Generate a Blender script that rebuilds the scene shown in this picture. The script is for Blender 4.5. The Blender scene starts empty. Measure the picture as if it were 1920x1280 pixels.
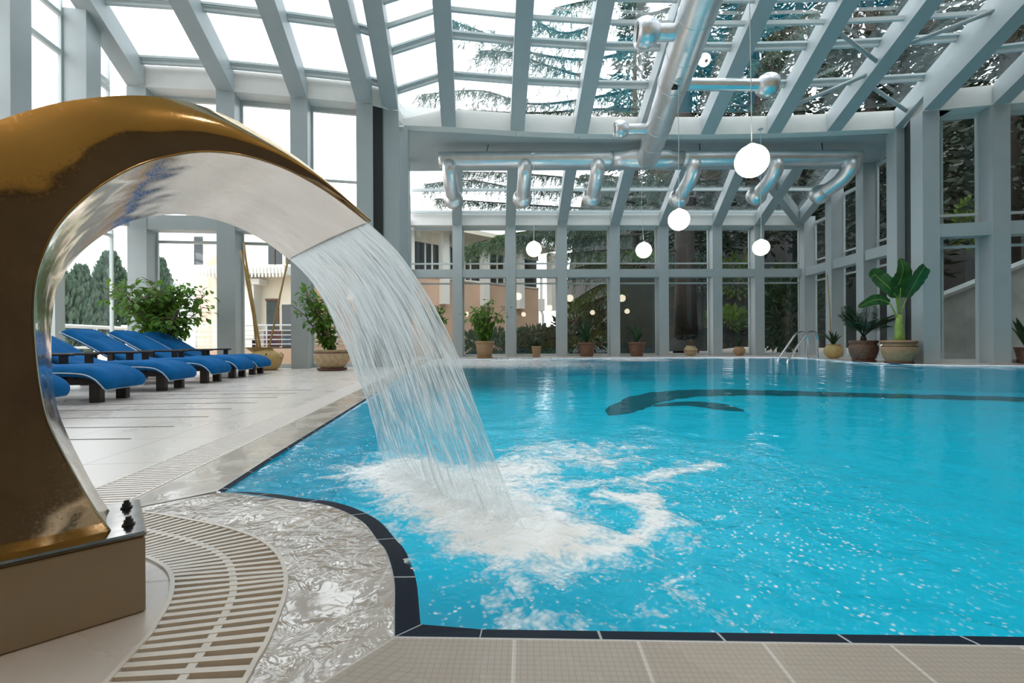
import bpy, bmesh, math, random
from mathutils import Vector, Matrix, noise
from mathutils.geometry import tessellate_polygon, delaunay_2d_cdt

random.seed(7)
C = bpy.context.scene.collection
# ------------------------------------------------------------------ survey
H, F, PHI = 0.6, 853.0, 0.005          # eye height, focal length in pixels, slight roll
cp, sp = math.cos(PHI), math.sin(PHI)

def uv(px, py):
    u, v = px - 960.0, 640.0 - py
    return u * cp + v * sp, v * cp - u * sp

def U(px, py, z=0.0):
    """point of the horizontal plane at height z on the sight line of a survey pixel"""
    u, v = uv(px, py)
    Y = (H - z) * F / (-v)
    return Vector((u / F * Y, Y, z))

def D(px, py, Y):
    """point at depth Y on the sight line of a survey pixel"""
    u, v = uv(px, py)
    return Vector((u / F * Y, Y, H + v / F * Y))

def ZP(px, py, Z):
    """point at height Z (above the eye) on a sight line"""
    u, v = uv(px, py)
    Y = (Z - H) * F / v
    return Vector((u / F * Y, Y, Z))

# ------------------------------------------------------------------ mesh helpers
class MB:
    def __init__(s):
        s.v, s.f, s.sm, s.uv = [], [], [], None

    def add(s, vs, fs, smooth=False):
        b = len(s.v)
        s.v += [tuple(p) for p in vs]
        s.f += [tuple(b + i for i in f) for f in fs]
        s.sm += [smooth] * len(fs)
        return s

    def prism8(s, a, smooth=False):
        """8 corners: bottom ring 0-3, top ring 4-7"""
        return s.add(a, [(3, 2, 1, 0), (4, 5, 6, 7), (0, 1, 5, 4), (1, 2, 6, 5), (2, 3, 7, 6), (3, 0, 4, 7)], smooth)

    def box(s, c, d, rz=0.0, bev=0.0):
        x, y, z = d[0] / 2, d[1] / 2, d[2] / 2
        ca, sa = math.cos(rz), math.sin(rz)
        def P(px, py, pz):
            return (c[0] + px * ca - py * sa, c[1] + px * sa + py * ca, c[2] + pz)
        if bev <= 0:
            return s.prism8([P(-x, -y, -z), P(x, -y, -z), P(x, y, -z), P(-x, y, -z), P(-x, -y, z), P(x, -y, z), P(x, y, z), P(-x, y, z)])
        b = min(bev, x * .9, y * .9, z * .9)
        rings = []
        for (zz, k) in ((-z, b), (-z + b, 0), (z - b, 0), (z, b)):
            X, Y = x - k, y - k
            q = b * .6 if k == 0 else b * .3
            rings.append([P(-X, -Y + q, zz), P(-X + q, -Y, zz), P(X - q, -Y, zz), P(X, -Y + q, zz), P(X, Y - q, zz), P(X - q, Y, zz), P(-X + q, Y, zz), P(-X, Y - q, zz)])
        vs = [p for r in rings for p in r]
        fs = [tuple(reversed(range(8))), tuple(range(24, 32))]
        for k in range(3):
            for i in range(8):
                j = (i + 1) % 8
                fs.append((k * 8 + i, k * 8 + j, k * 8 + 8 + j, k * 8 + 8 + i))
        return s.add(vs, fs)

    def seg(s, a, b, z0, z1, o0, o1, n):
        """upright slab along plan line a-b, from offset o0 to o1 along the plan normal n"""
        n = Vector((n[0], n[1], 0))
        a, b = Vector((a[0], a[1], 0)), Vector((b[0], b[1], 0))
        pts = [a + n * o0, b + n * o0, b + n * o1, a + n * o1]
        return s.prism8([(p.x, p.y, z0) for p in pts] + [(p.x, p.y, z1) for p in pts])

    def beam(s, p0, p1, w, h, up=Vector((0, 0, 1))):
        """rectangular bar whose bottom centre line is p0-p1; width w, height h along up"""
        p0, p1 = Vector(p0), Vector(p1)
        d = (p1 - p0).normalized()
        sd = d.cross(up).normalized() * (w / 2)
        u = up * h
        return s.prism8([p0 - sd, p0 + sd, p1 + sd, p1 - sd, p0 - sd + u, p0 + sd + u, p1 + sd + u, p1 - sd + u])

    def tube(s, pts, r, n=10, cap=True):
        pts = [Vector(p) for p in pts]
        rs = r if isinstance(r, (list, tuple)) else [r] * len(pts)
        ref = None
        vs = []
        for i, p in enumerate(pts):
            t = (pts[min(i + 1, len(pts) - 1)] - pts[max(i - 1, 0)])
            if t.length < 1e-9: t = Vector((0, 0, 1))
            t.normalize()
            if ref is None:
                ref = t.orthogonal().normalized()
            ref = (ref - t * ref.dot(t))
            if ref.length < 1e-6: ref = t.orthogonal()
            ref.normalize()
            bi = t.cross(ref)
            for k in range(n):
                a = 2 * math.pi * k / n
                vs.append(p + (ref * math.cos(a) + bi * math.sin(a)) * rs[i])
        fs = []
        for i in range(len(pts) - 1):
            for k in range(n):
                j = (k + 1) % n
                fs.append((i * n + k, i * n + j, (i + 1) * n + j, (i + 1) * n + k))
        s.add(vs, fs, True)
        if cap:
            b = len(s.v) - len(vs)
            s.f += [tuple(b + k for k in reversed(range(n))), tuple(b + (len(pts) - 1) * n + k for k in range(n))]
            s.sm += [False, False]
        return s

    def lathe(s, prof, c=(0, 0, 0), n=28, sx=1.0, sy=1.0):
        vs, fs = [], []
        m = len(prof)
        for r, z in prof:
            for k in range(n):
                a = 2 * math.pi * k / n
                vs.append((c[0] + r * sx * math.cos(a), c[1] + r * sy * math.sin(a), c[2] + z))
        for i in range(m - 1):
            for k in range(n):
                j = (k + 1) % n
                fs.append((i * n + k, i * n + j, (i + 1) * n + j, (i + 1) * n + k))
        s.add(vs, fs, True)
        b = len(s.v) - len(vs)
        if prof[0][0] > 1e-5:
            s.f.append(tuple(b + k for k in reversed(range(n)))); s.sm.append(False)
        if prof[-1][0] > 1e-5:
            s.f.append(tuple(b + (m - 1) * n + k for k in range(n))); s.sm.append(False)
        return s

    def sphere(s, c, r, n=20, sz=1.0):
        m = n // 2
        prof = [(max(r * math.sin(math.pi * i / m), 1e-6), -r * sz * math.cos(math.pi * i / m)) for i in range(m + 1)]
        return s.lathe(prof, c, n)

    def build(s, name, mat, parent=None, loc=None, off=None):
        me = bpy.data.meshes.new(name)
        vs = s.v
        if off is not None:
            vs = [(p[0] - off[0], p[1] - off[1], p[2] - off[2]) for p in vs]
        me.from_pydata(vs, [], s.f)
        me.polygons.foreach_set('use_smooth', s.sm)
        if s.uv is not None:
            l = me.uv_layers.new(name='UVMap')
            for i, lp in enumerate(me.loops):
                l.data[i].uv = s.uv[lp.vertex_index]
        if isinstance(mat, (list, tuple)):
            for m in mat: me.materials.append(m)
        else:
            me.materials.append(mat)
        me.update()
        o = bpy.data.objects.new(name, me)
        C.objects.link(o)
        if parent is not None:
            o.parent = parent
        if loc is not None:
            o.location = loc
        return o

def struct(o, kind='structure', label=None):
    o['kind'] = kind
    if label: o['label'] = label
    return o

def tag(o, label, cat, group=None):
    o['label'] = label; o['category'] = cat
    if group: o['group'] = group
    return o

def thing(name, label, cat, loc=(0, 0, 0), rz=0.0, group=None):
    o = bpy.data.objects.new(name, None)
    o.empty_display_size = .1
    C.objects.link(o)
    o.location = loc; o.rotation_euler = (0, 0, rz)
    return tag(o, label, cat, group)

def dup(root, loc, rz, label, group=None):
    r = root.copy(); C.objects.link(r); r.location = loc; r.rotation_euler = (0, 0, rz)
    r['label'] = label
    if group: r['group'] = group
    for ch in list(root.children):
        c = ch.copy(); C.objects.link(c); c.parent = r
        for g in list(ch.children):
            d = g.copy(); C.objects.link(d); d.parent = c
    return r

# ------------------------------------------------------------------ materials
def new_mat(name):
    m = bpy.data.materials.new(name); m.use_nodes = True
    nt = m.node_tree; nt.nodes.clear()
    out = nt.nodes.new('ShaderNodeOutputMaterial')
    return m, nt, out

def nd(nt, t, **kw):
    n = nt.nodes.new(t)
    for k, v in kw.items():
        if k.startswith('i_'):
            n.inputs[k[2:].replace('_', ' ')].default_value = v
        else:
            setattr(n, k, v)
    return n

def L(nt, a, b): nt.links.new(a, b)

def ramp(nt, fac, stops):
    r = nt.nodes.new('ShaderNodeValToRGB')
    e = r.color_ramp.elements
    while len(e) > 1: e.remove(e[-1])
    e[0].position, e[0].color = stops[0][0], stops[0][1]
    for p, c in stops[1:]:
        x = e.new(p); x.color = c
    L(nt, fac, r.inputs[0])
    return r.outputs[0]

def c4(c): return (c[0], c[1], c[2], 1.0)

def simple(name, col, rough=.5, metal=0.0, var=0.0, scale=8.0, bump=0.0, bscale=None, spec=.5, coat=0.0, stretch=None):
    m, nt, out = new_mat(name)
    b = nd(nt, 'ShaderNodeBsdfPrincipled')
    b.inputs['Roughness'].default_value = rough
    b.inputs['Metallic'].default_value = metal
    b.inputs['Specular IOR Level'].default_value = spec
    b.inputs['Coat Weight'].default_value = coat
    b.inputs['Base Color'].default_value = c4(col)
    tc = nd(nt, 'ShaderNodeTexCoord')
    co = tc.outputs['Object']
    if stretch:
        mp = nd(nt, 'ShaderNodeMapping'); mp.inputs['Scale'].default_value = stretch
        L(nt, co, mp.inputs[0]); co = mp.outputs[0]
    if var > 0:
        n = nd(nt, 'ShaderNodeTexNoise'); n.inputs['Scale'].default_value = scale; n.inputs['Detail'].default_value = 5
        L(nt, co, n.inputs['Vector'])
        lo = [max(0, x * (1 - var)) for x in col]; hi = [min(1, x * (1 + var)) for x in col]
        L(nt, ramp(nt, n.outputs[0], [(.3, c4(lo)), (.7, c4(hi))]), b.inputs['Base Color'])
    if bump > 0:
        n2 = nd(nt, 'ShaderNodeTexNoise'); n2.inputs['Scale'].default_value = bscale or scale; n2.inputs['Detail'].default_value = 4
        L(nt, co, n2.inputs['Vector'])
        bp = nd(nt, 'ShaderNodeBump'); bp.inputs['Strength'].default_value = bump; bp.inputs['Distance'].default_value = .01
        L(nt, n2.outputs[0], bp.inputs['Height']); L(nt, bp.outputs[0], b.inputs['Normal'])
    L(nt, b.outputs[0], out.inputs[0])
    return m

M = {}
M['paint'] = simple('white_paint', (.41, .45, .46), .42, var=.03, scale=3)
M['frieze'] = simple('cream_paint', (.74, .72, .69), .5, var=.03, scale=3)
M['alu'] = simple('white_aluminium', (.56, .60, .60), .35)
M['dark_rubber'] = simple('dark_gasket', (.02, .022, .022), .5)
M['steel_pipe'] = simple('polished_tube', (.72, .72, .71), .12, 1.0)
M['soil'] = simple('soil', (.035, .025, .018), .95, var=.4, scale=40, bump=.6, bscale=60)

def glass_mat(name, tint, refl, base):
    m, nt, out = new_mat(name)
    tr = nd(nt, 'ShaderNodeBsdfTransparent'); tr.inputs[0].default_value = c4(tint)
    gl = nd(nt, 'ShaderNodeBsdfGlossy'); gl.inputs['Roughness'].default_value = .01; gl.inputs['Color'].default_value = (.95, 1, 1, 1)
    # Schlick reflectance, the same from both sides of the pane
    lw = nd(nt, 'ShaderNodeLayerWeight'); lw.inputs['Blend'].default_value = .5
    pw = nd(nt, 'ShaderNodeMath', operation='POWER'); pw.inputs[1].default_value = 5.0
    L(nt, lw.outputs['Facing'], pw.inputs[0])
    mu = nd(nt, 'ShaderNodeMath', operation='MULTIPLY_ADD'); mu.inputs[1].default_value = refl; mu.inputs[2].default_value = base; mu.use_clamp = True
    L(nt, pw.outputs[0], mu.inputs[0])
    mx = nd(nt, 'ShaderNodeMixShader')
    L(nt, mu.outputs[0], mx.inputs[0]); L(nt, tr.outputs[0], mx.inputs[1]); L(nt, gl.outputs[0], mx.inputs[2])
    L(nt, mx.outputs[0], out.inputs[0])
    return m
M['glass'] = glass_mat('window_glass', (.90, .94, .94), .8, .065)
M['roof_glass'] = glass_mat('roof_glass', (.92, .96, .97), .8, .22)

def steel_mat():
    m, nt, out = new_mat('polished_steel')
    b = nd(nt, 'ShaderNodeBsdfPrincipled'); b.inputs['Metallic'].default_value = 1
    tc = nd(nt, 'ShaderNodeTexCoord')
    n = nd(nt, 'ShaderNodeTexNoise'); n.inputs['Scale'].default_value = 5; n.inputs['Detail'].default_value = 3
    L(nt, tc.outputs['Object'], n.inputs['Vector'])
    L(nt, ramp(nt, n.outputs[0], [(.3, (.70, .66, .62, 1)), (.7, (.80, .77, .73, 1))]), b.inputs['Base Color'])
    sc = nd(nt, 'ShaderNodeTexNoise'); sc.inputs['Scale'].default_value = 260; sc.inputs['Detail'].default_value = 3
    L(nt, tc.outputs['Object'], sc.inputs['Vector'])
    L(nt, ramp(nt, sc.outputs[0], [(.45, (.07, .07, .07, 1)), (.8, (.3, .3, .3, 1))]), b.inputs['Roughness'])
    n2 = nd(nt, 'ShaderNodeTexNoise'); n2.inputs['Scale'].default_value = 9; n2.inputs['Detail'].default_value = 1
    L(nt, tc.outputs['Object'], n2.inputs['Vector'])
    bp = nd(nt, 'ShaderNodeBump'); bp.inputs['Strength'].default_value = .12; bp.inputs['Distance'].default_value = .02
    L(nt, n2.outputs[0], bp.inputs['Height']); L(nt, bp.outputs[0], b.inputs['Normal'])
    L(nt, b.outputs[0], out.inputs[0])
    return m
M['steel'] = steel_mat()

def brass_mat():
    m, nt, out = new_mat('gold_toned_steel')
    b = nd(nt, 'ShaderNodeBsdfPrincipled'); b.inputs['Metallic'].default_value = 1
    tc = nd(nt, 'ShaderNodeTexCoord')
    n = nd(nt, 'ShaderNodeTexNoise'); n.inputs['Scale'].default_value = 4; n.inputs['Detail'].default_value = 6
    L(nt, tc.outputs['Object'], n.inputs['Vector'])
    L(nt, ramp(nt, n.outputs[0], [(.3, (.58, .46, .31, 1)), (.7, (.70, .57, .40, 1))]), b.inputs['Base Color'])
    sc = nd(nt, 'ShaderNodeTexNoise'); sc.inputs['Scale'].default_value = 180; sc.inputs['Detail'].default_value = 4
    L(nt, tc.outputs['Object'], sc.inputs['Vector'])
    L(nt, ramp(nt, sc.outputs[0], [(.5, (.10, .10, .10, 1)), (.8, (.28, .28, .28, 1))]), b.inputs['Roughness'])
    n2 = nd(nt, 'ShaderNodeTexNoise'); n2.inputs['Scale'].default_value = 6; n2.inputs['Detail'].default_value = 1.5
    L(nt, tc.outputs['Object'], n2.inputs['Vector'])
    bp = nd(nt, 'ShaderNodeBump'); bp.inputs['Strength'].default_value = .25; bp.inputs['Distance'].default_value = .03
    L(nt, n2.outputs[0], bp.inputs['Height']); L(nt, bp.outputs[0], b.inputs['Normal'])
    L(nt, b.outputs[0], out.inputs[0])
    return m
M['brass'] = brass_mat()
M['steel_dark'] = simple('base_plate_steel', (.34, .32, .30), .14, 1.0, var=.2, scale=30)

M['foil'] = simple('duct_foil', (.80, .79, .80), .38, .95, var=.05, scale=4, bump=.5, bscale=11)
M['throat_dark'] = simple('painted_throat_shade', (.03, .03, .03), .6)  # near-black colour stands for the shade inside the open nozzles

# deck tiles -----------------------------------------------------------------
EANG = math.radians(6.4)
def deck_mat():
    m, nt, out = new_mat('deck_tiles')
    b = nd(nt, 'ShaderNodeBsdfPrincipled')
    tc = nd(nt, 'ShaderNodeTexCoord')
    mp = nd(nt, 'ShaderNodeMapping'); mp.inputs['Rotation'].default_value = (0, 0, -EANG)
    L(nt, tc.outputs['Object'], mp.inputs[0])
    br = nd(nt, 'ShaderNodeTexBrick'); br.offset = 0.0; br.squash = 1.0
    br.inputs['Scale'].default_value = 1.0
    br.inputs['Brick Width'].default_value = .62; br.inputs['Row Height'].default_value = .62
    br.inputs['Mortar Size'].default_value = .004; br.inputs['Mortar Smooth'].default_value = .1
    br.inputs['Color1'].default_value = (.72, .65, .605, 1); br.inputs['Color2'].default_value = (.69, .62, .575, 1)
    br.inputs['Mortar'].default_value = (.42, .37, .34, 1)
    L(nt, mp.outputs[0], br.inputs['Vector'])
    n = nd(nt, 'ShaderNodeTexNoise'); n.inputs['Scale'].default_value = 2.2; n.inputs['Detail'].default_value = 6
    L(nt, tc.outputs['Object'], n.inputs['Vector'])
    mx = nd(nt, 'ShaderNodeMixRGB', blend_type='MULTIPLY'); mx.inputs[0].default_value = .12
    L(nt, br.outputs[0], mx.inputs[1]); L(nt, n.outputs[0], mx.inputs[2])
    L(nt, mx.outputs[0], b.inputs['Base Color'])
    L(nt, ramp(nt, n.outputs[0], [(.35, (.26, .26, .26, 1)), (.65, (.31, .31, .31, 1))]), b.inputs['Roughness'])
    n2 = nd(nt, 'ShaderNodeTexNoise'); n2.inputs['Scale'].default_value = 25
    L(nt, tc.outputs['Object'], n2.inputs['Vector'])
    ad = nd(nt, 'ShaderNodeMath', operation='MULTIPLY_ADD'); ad.inputs[1].default_value = -1.5
    L(nt, br.outputs[1], ad.inputs[0]); L(nt, n2.outputs[0], ad.inputs[2])
    bp = nd(nt, 'ShaderNodeBump'); bp.inputs['Strength'].default_value = .05; bp.inputs['Distance'].default_value = .002
    L(nt, ad.outputs[0], bp.inputs['Height']); L(nt, bp.outputs[0], b.inputs['Normal'])
    L(nt, b.outputs[0], out.inputs[0])
    return m
M['deck'] = deck_mat()

def wet_mat(name, grid, lam, col1, col2, mortar, rough_hi, uvs=True, ripple=1.0, mort=.02):
    """tiles under a thin film of moving water; uv in metres (along, across)"""
    m, nt, out = new_mat(name)
    b = nd(nt, 'ShaderNodeBsdfPrincipled')
    tc = nd(nt, 'ShaderNodeTexCoord')
    br = nd(nt, 'ShaderNodeTexBrick'); br.offset = 0.0
    br.inputs['Scale'].default_value = 1.0
    br.inputs['Brick Width'].default_value = lam; br.inputs['Row Height'].default_value = grid
    br.inputs['Mortar Size'].default_value = mort; br.inputs['Mortar Smooth'].default_value = .2
    br.inputs['Color1'].default_value = c4(col1); br.inputs['Color2'].default_value = c4(col2); br.inputs['Mortar'].default_value = c4(mortar)
    L(nt, tc.outputs['UV' if uvs else 'Object'], br.inputs['Vector'])
    g2 = None
    if ripple == .25:
        g2 = nd(nt, 'ShaderNodeTexBrick'); g2.offset = 0.0; g2.inputs['Scale'].default_value = 1.0
        g2.inputs['Brick Width'].default_value = .0123; g2.inputs['Row Height'].default_value = .0123; g2.inputs['Mortar Size'].default_value = .0012
        g2.inputs['Color1'].default_value = (1, 1, 1, 1); g2.inputs['Color2'].default_value = (1, 1, 1, 1); g2.inputs['Mortar'].default_value = (.85, .84, .83, 1)
        L(nt, tc.outputs['UV'], g2.inputs['Vector'])
    n = nd(nt, 'ShaderNodeTexNoise'); n.inputs['Scale'].default_value = 3.5; n.inputs['Detail'].default_value = 3
    L(nt, tc.outputs['Object'], n.inputs['Vector'])
    wet = ramp(nt, n.outputs[0], [(.42, (.04, .04, .04, 1)), (.62, (rough_hi,) * 3 + (1,))])
    if g2:
        mg = nd(nt, 'ShaderNodeMixRGB', blend_type='MULTIPLY'); mg.inputs[0].default_value = 1.0
        L(nt, br.outputs[0], mg.inputs[1]); L(nt, g2.outputs[0], mg.inputs[2]); L(nt, mg.outputs[0], b.inputs['Base Color'])
    else:
        L(nt, br.outputs[0], b.inputs['Base Color'])
    n2 = nd(nt, 'ShaderNodeTexNoise'); n2.inputs['Scale'].default_value = 15; n2.inputs['Detail'].default_value = 2.5; n2.inputs['Distortion'].default_value = 1.6
    L(nt, tc.outputs['Object'], n2.inputs['Vector'])
    # ripples fade where the film has dried
    inv = nd(nt, 'ShaderNodeMapRange'); inv.inputs['From Min'].default_value = .60; inv.inputs['From Max'].default_value = .38
    inv.inputs['To Min'].default_value = .05; inv.inputs['To Max'].default_value = 1.0
    L(nt, n.outputs[0], inv.inputs[0])
    mu = nd(nt, 'ShaderNodeMath', operation='MULTIPLY'); L(nt, n2.outputs[0], mu.inputs[0]); L(nt, inv.outputs[0], mu.inputs[1])
    bp = nd(nt, 'ShaderNodeBump'); bp.inputs['Strength'].default_value = .5 * ripple; bp.inputs['Distance'].default_value = .02
    L(nt, mu.outputs[0], bp.inputs['Height']); L(nt, bp.outputs[0], b.inputs['Coat Normal'])
    b.inputs['Coat Weight'].default_value = 1.0 if ripple > .2 else .0; b.inputs['Specular IOR Level'].default_value = .5 if ripple > .2 else .12; b.inputs['Coat IOR'].default_value = 1.0 + 1.05 * min(1.0, ripple); L(nt, wet, b.inputs['Coat Roughness']); b.inputs['Roughness'].default_value = .5
    L(nt, b.outputs[0], out.inputs[0])
    return m
M['wet'] = wet_mat('wet_tiles', .33, .33, (.44, .365, .305), (.40, .335, .28), (.56, .50, .45), .10, uvs=False, ripple=2.2, mort=.004)
M['coping'] = wet_mat('coping_tiles', .30, .245, (.42, .355, .295), (.39, .33, .275), (.62, .57, .52), .4, ripple=.25, mort=.004)
M['lip'] = wet_mat('navy_edge_tiles', .30, .245, (.006, .011, .026), (.005, .009, .022), (.42, .44, .46), .2, ripple=.15, mort=.003)
M['grate'] = simple('cream_plastic', (.72, .66, .60), .38, var=.06, scale=20)
M['grate_pale'] = simple('pale_plastic', (.82, .76, .73), .4, var=.04, scale=20)
M['channel'] = simple('channel_grey', (.16, .145, .125), .5)

# pool -------------------------------------------------------------------------
def basin_mat():
    m, nt, out = new_mat('pool_mosaic')
    b = nd(nt, 'ShaderNodeBsdfPrincipled'); b.inputs['Roughness'].default_value = .5
    tc = nd(nt, 'ShaderNodeTexCoord')
    br = nd(nt, 'ShaderNodeTexBrick'); br.offset = 0
    br.inputs['Brick Width'].default_value = .12; br.inputs['Row Height'].default_value = .12; br.inputs['Mortar Size'].default_value = .003
    br.inputs['Scale'].default_value = 1
    br.inputs['Color1'].default_value = (.0, .68, .84, 1); br.inputs['Color2'].default_value = (.0, .66, .82, 1); br.inputs['Mortar'].default_value = (.0, .67, .83, 1)
    L(nt, tc.outputs['Object'], br.inputs['Vector']); L(nt, br.outputs[0], b.inputs['Base Color'])
    L(nt, b.outputs[0], out.inputs[0])
    return m
M['basin'] = basin_mat()
M['lane'] = simple('lane_tiles', (.002, .012, .03), .5)

def water_mat():
    m, nt, out = new_mat('pool_water')
    tc = nd(nt, 'ShaderNodeTexCoord')
    at = nd(nt, 'ShaderNodeAttribute'); at.attribute_name = 'foam'
    ch = nd(nt, 'ShaderNodeAttribute'); ch.attribute_name = 'chop'
    # ripples
    mp = nd(nt, 'ShaderNodeMapping'); mp.inputs['Scale'].default_value = (1, 1.15, 1)
    L(nt, tc.outputs['Object'], mp.inputs[0])
    a = nd(nt, 'ShaderNodeTexNoise'); a.inputs['Scale'].default_value = 2.6; a.inputs['Detail'].default_value = 3; a.inputs['Distortion'].default_value = .6
    L(nt, mp.outputs[0], a.inputs['Vector'])
    c = nd(nt, 'ShaderNodeTexNoise'); c.inputs['Scale'].default_value = 17; c.inputs['Detail'].default_value = 4; c.inputs['Distortion'].default_value = .8
    L(nt, mp.outputs[0], c.inputs['Vector'])
    chm = nd(nt, 'ShaderNodeMath', operation='MULTIPLY_ADD'); chm.inputs[1].default_value = .55; chm.inputs[2].default_value = .05
    L(nt, ch.outputs['Fac'], chm.inputs[0])
    cm = nd(nt, 'ShaderNodeMath', operation='MULTIPLY'); L(nt, c.outputs[0], cm.inputs[0]); L(nt, chm.outputs[0], cm.inputs[1])
    sm = nd(nt, 'ShaderNodeMath', operation='MULTIPLY_ADD'); sm.inputs[1].default_value = .42; L(nt, a.outputs[0], sm.inputs[0]); L(nt, cm.outputs[0], sm.inputs[2])
    bp = nd(nt, 'ShaderNodeBump'); bp.inputs['Strength'].default_value = .55; bp.inputs['Distance'].default_value = .05
    L(nt, sm.outputs[0], bp.inputs['Height'])
    # body: half see-through, half blue scatter
    tr = nd(nt, 'ShaderNodeBsdfTransparent'); tr.inputs[0].default_value = (.45, .95, 1.0, 1)
    df = nd(nt, 'ShaderNodeBsdfDiffuse')
    L(nt, ramp(nt, a.outputs[0], [(.3, (.0, .60, .76, 1)), (.7, (.0, .68, .84, 1))]), df.inputs[0])
    L(nt, bp.outputs[0], df.inputs['Normal'])
    body = nd(nt, 'ShaderNodeMixShader'); body.inputs[0].default_value = .11
    L(nt, tr.outputs[0], body.inputs[1]); L(nt, df.outputs[0], body.inputs[2])
    # foam: bubbles break up its edge
    fn = nd(nt, 'ShaderNodeTexNoise'); fn.inputs['Scale'].default_value = 7; fn.inputs['Detail'].default_value = 9; fn.inputs['Roughness'].default_value = .68; fn.inputs['Distortion'].default_value = 1.4
    L(nt, tc.outputs['Object'], fn.inputs['Vector'])
    vo = nd(nt, 'ShaderNodeTexVoronoi'); vo.inputs['Scale'].default_value = 60
    L(nt, tc.outputs['Object'], vo.inputs['Vector'])
    f1 = nd(nt, 'ShaderNodeMath', operation='ADD'); L(nt, fn.outputs[0], f1.inputs[0]); L(nt, at.outputs['Fac'], f1.inputs[1])
    f2 = nd(nt, 'ShaderNodeMath', operation='MULTIPLY_ADD'); f2.inputs[1].default_value = -.16; L(nt, vo.outputs['Distance'], f2.inputs[0]); L(nt, f1.outputs[0], f2.inputs[2])
    fac = nd(nt, 'ShaderNodeMapRange'); fac.inputs['From Min'].default_value = .74; fac.inputs['From Max'].default_value = 1.02
    L(nt, f2.outputs[0], fac.inputs[0])
    v2 = nd(nt, 'ShaderNodeTexVoronoi'); v2.inputs['Scale'].default_value = 52; L(nt, tc.outputs['Object'], v2.inputs['Vector'])  # bubble specks that also paint the sparkle on choppy water as white
    sp1 = nd(nt, 'ShaderNodeMapRange'); sp1.inputs['From Min'].default_value = .34; sp1.inputs['From Max'].default_value = .16; L(nt, v2.outputs['Distance'], sp1.inputs[0])
    sp2 = nd(nt, 'ShaderNodeMapRange'); sp2.inputs['From Min'].default_value = .45; sp2.inputs['From Max'].default_value = .60; L(nt, fn.outputs[0], sp2.inputs[0])
    sp3 = nd(nt, 'ShaderNodeMath', operation='MULTIPLY'); L(nt, sp1.outputs[0], sp3.inputs[0]); L(nt, sp2.outputs[0], sp3.inputs[1])
    sp4 = nd(nt, 'ShaderNodeMapRange'); sp4.inputs['From Min'].default_value = .25; sp4.inputs['From Max'].default_value = .8; sp4.inputs['To Max'].default_value = .85; L(nt, ch.outputs['Fac'], sp4.inputs[0])
    sp5 = nd(nt, 'ShaderNodeMath', operation='MULTIPLY'); L(nt, sp3.outputs[0], sp5.inputs[0]); L(nt, sp4.outputs[0], sp5.inputs[1])
    fm = nd(nt, 'ShaderNodeMath', operation='MAXIMUM'); L(nt, fac.outputs[0], fm.inputs[0]); L(nt, sp5.outputs[0], fm.inputs[1])
    fac = fm
    fd = nd(nt, 'ShaderNodeBsdfDiffuse'); fd.inputs[0].default_value = (.97, .98, .99, 1)
    b2 = nd(nt, 'ShaderNodeBump'); b2.inputs['Strength'].default_value = .5; b2.inputs['Distance'].default_value = .012
    L(nt, f2.outputs[0], b2.inputs['Height']); L(nt, b2.outputs[0], fd.inputs['Normal'])
    bf = nd(nt, 'ShaderNodeMixShader'); L(nt, fac.outputs[0], bf.inputs[0]); L(nt, body.outputs[0], bf.inputs[1]); L(nt, fd.outputs[0], bf.inputs[2])
    gl = nd(nt, 'ShaderNodeBsdfGlossy'); gl.inputs['Roughness'].default_value = .03
    L(nt, bp.outputs[0], gl.inputs['Normal'])
    fr = nd(nt, 'ShaderNodeFresnel'); fr.inputs['IOR'].default_value = 1.33; L(nt, bp.outputs[0], fr.inputs['Normal'])
    mu = nd(nt, 'ShaderNodeMath', operation='MULTIPLY'); mu.inputs[1].default_value = .72; L(nt, fr.outputs[0], mu.inputs[0])
    mx = nd(nt, 'ShaderNodeMixShader'); L(nt, mu.outputs[0], mx.inputs[0]); L(nt, bf.outputs[0], mx.inputs[1]); L(nt, gl.outputs[0], mx.inputs[2])
    L(nt, mx.outputs[0], out.inputs[0])
    return m
M['water'] = water_mat()

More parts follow.
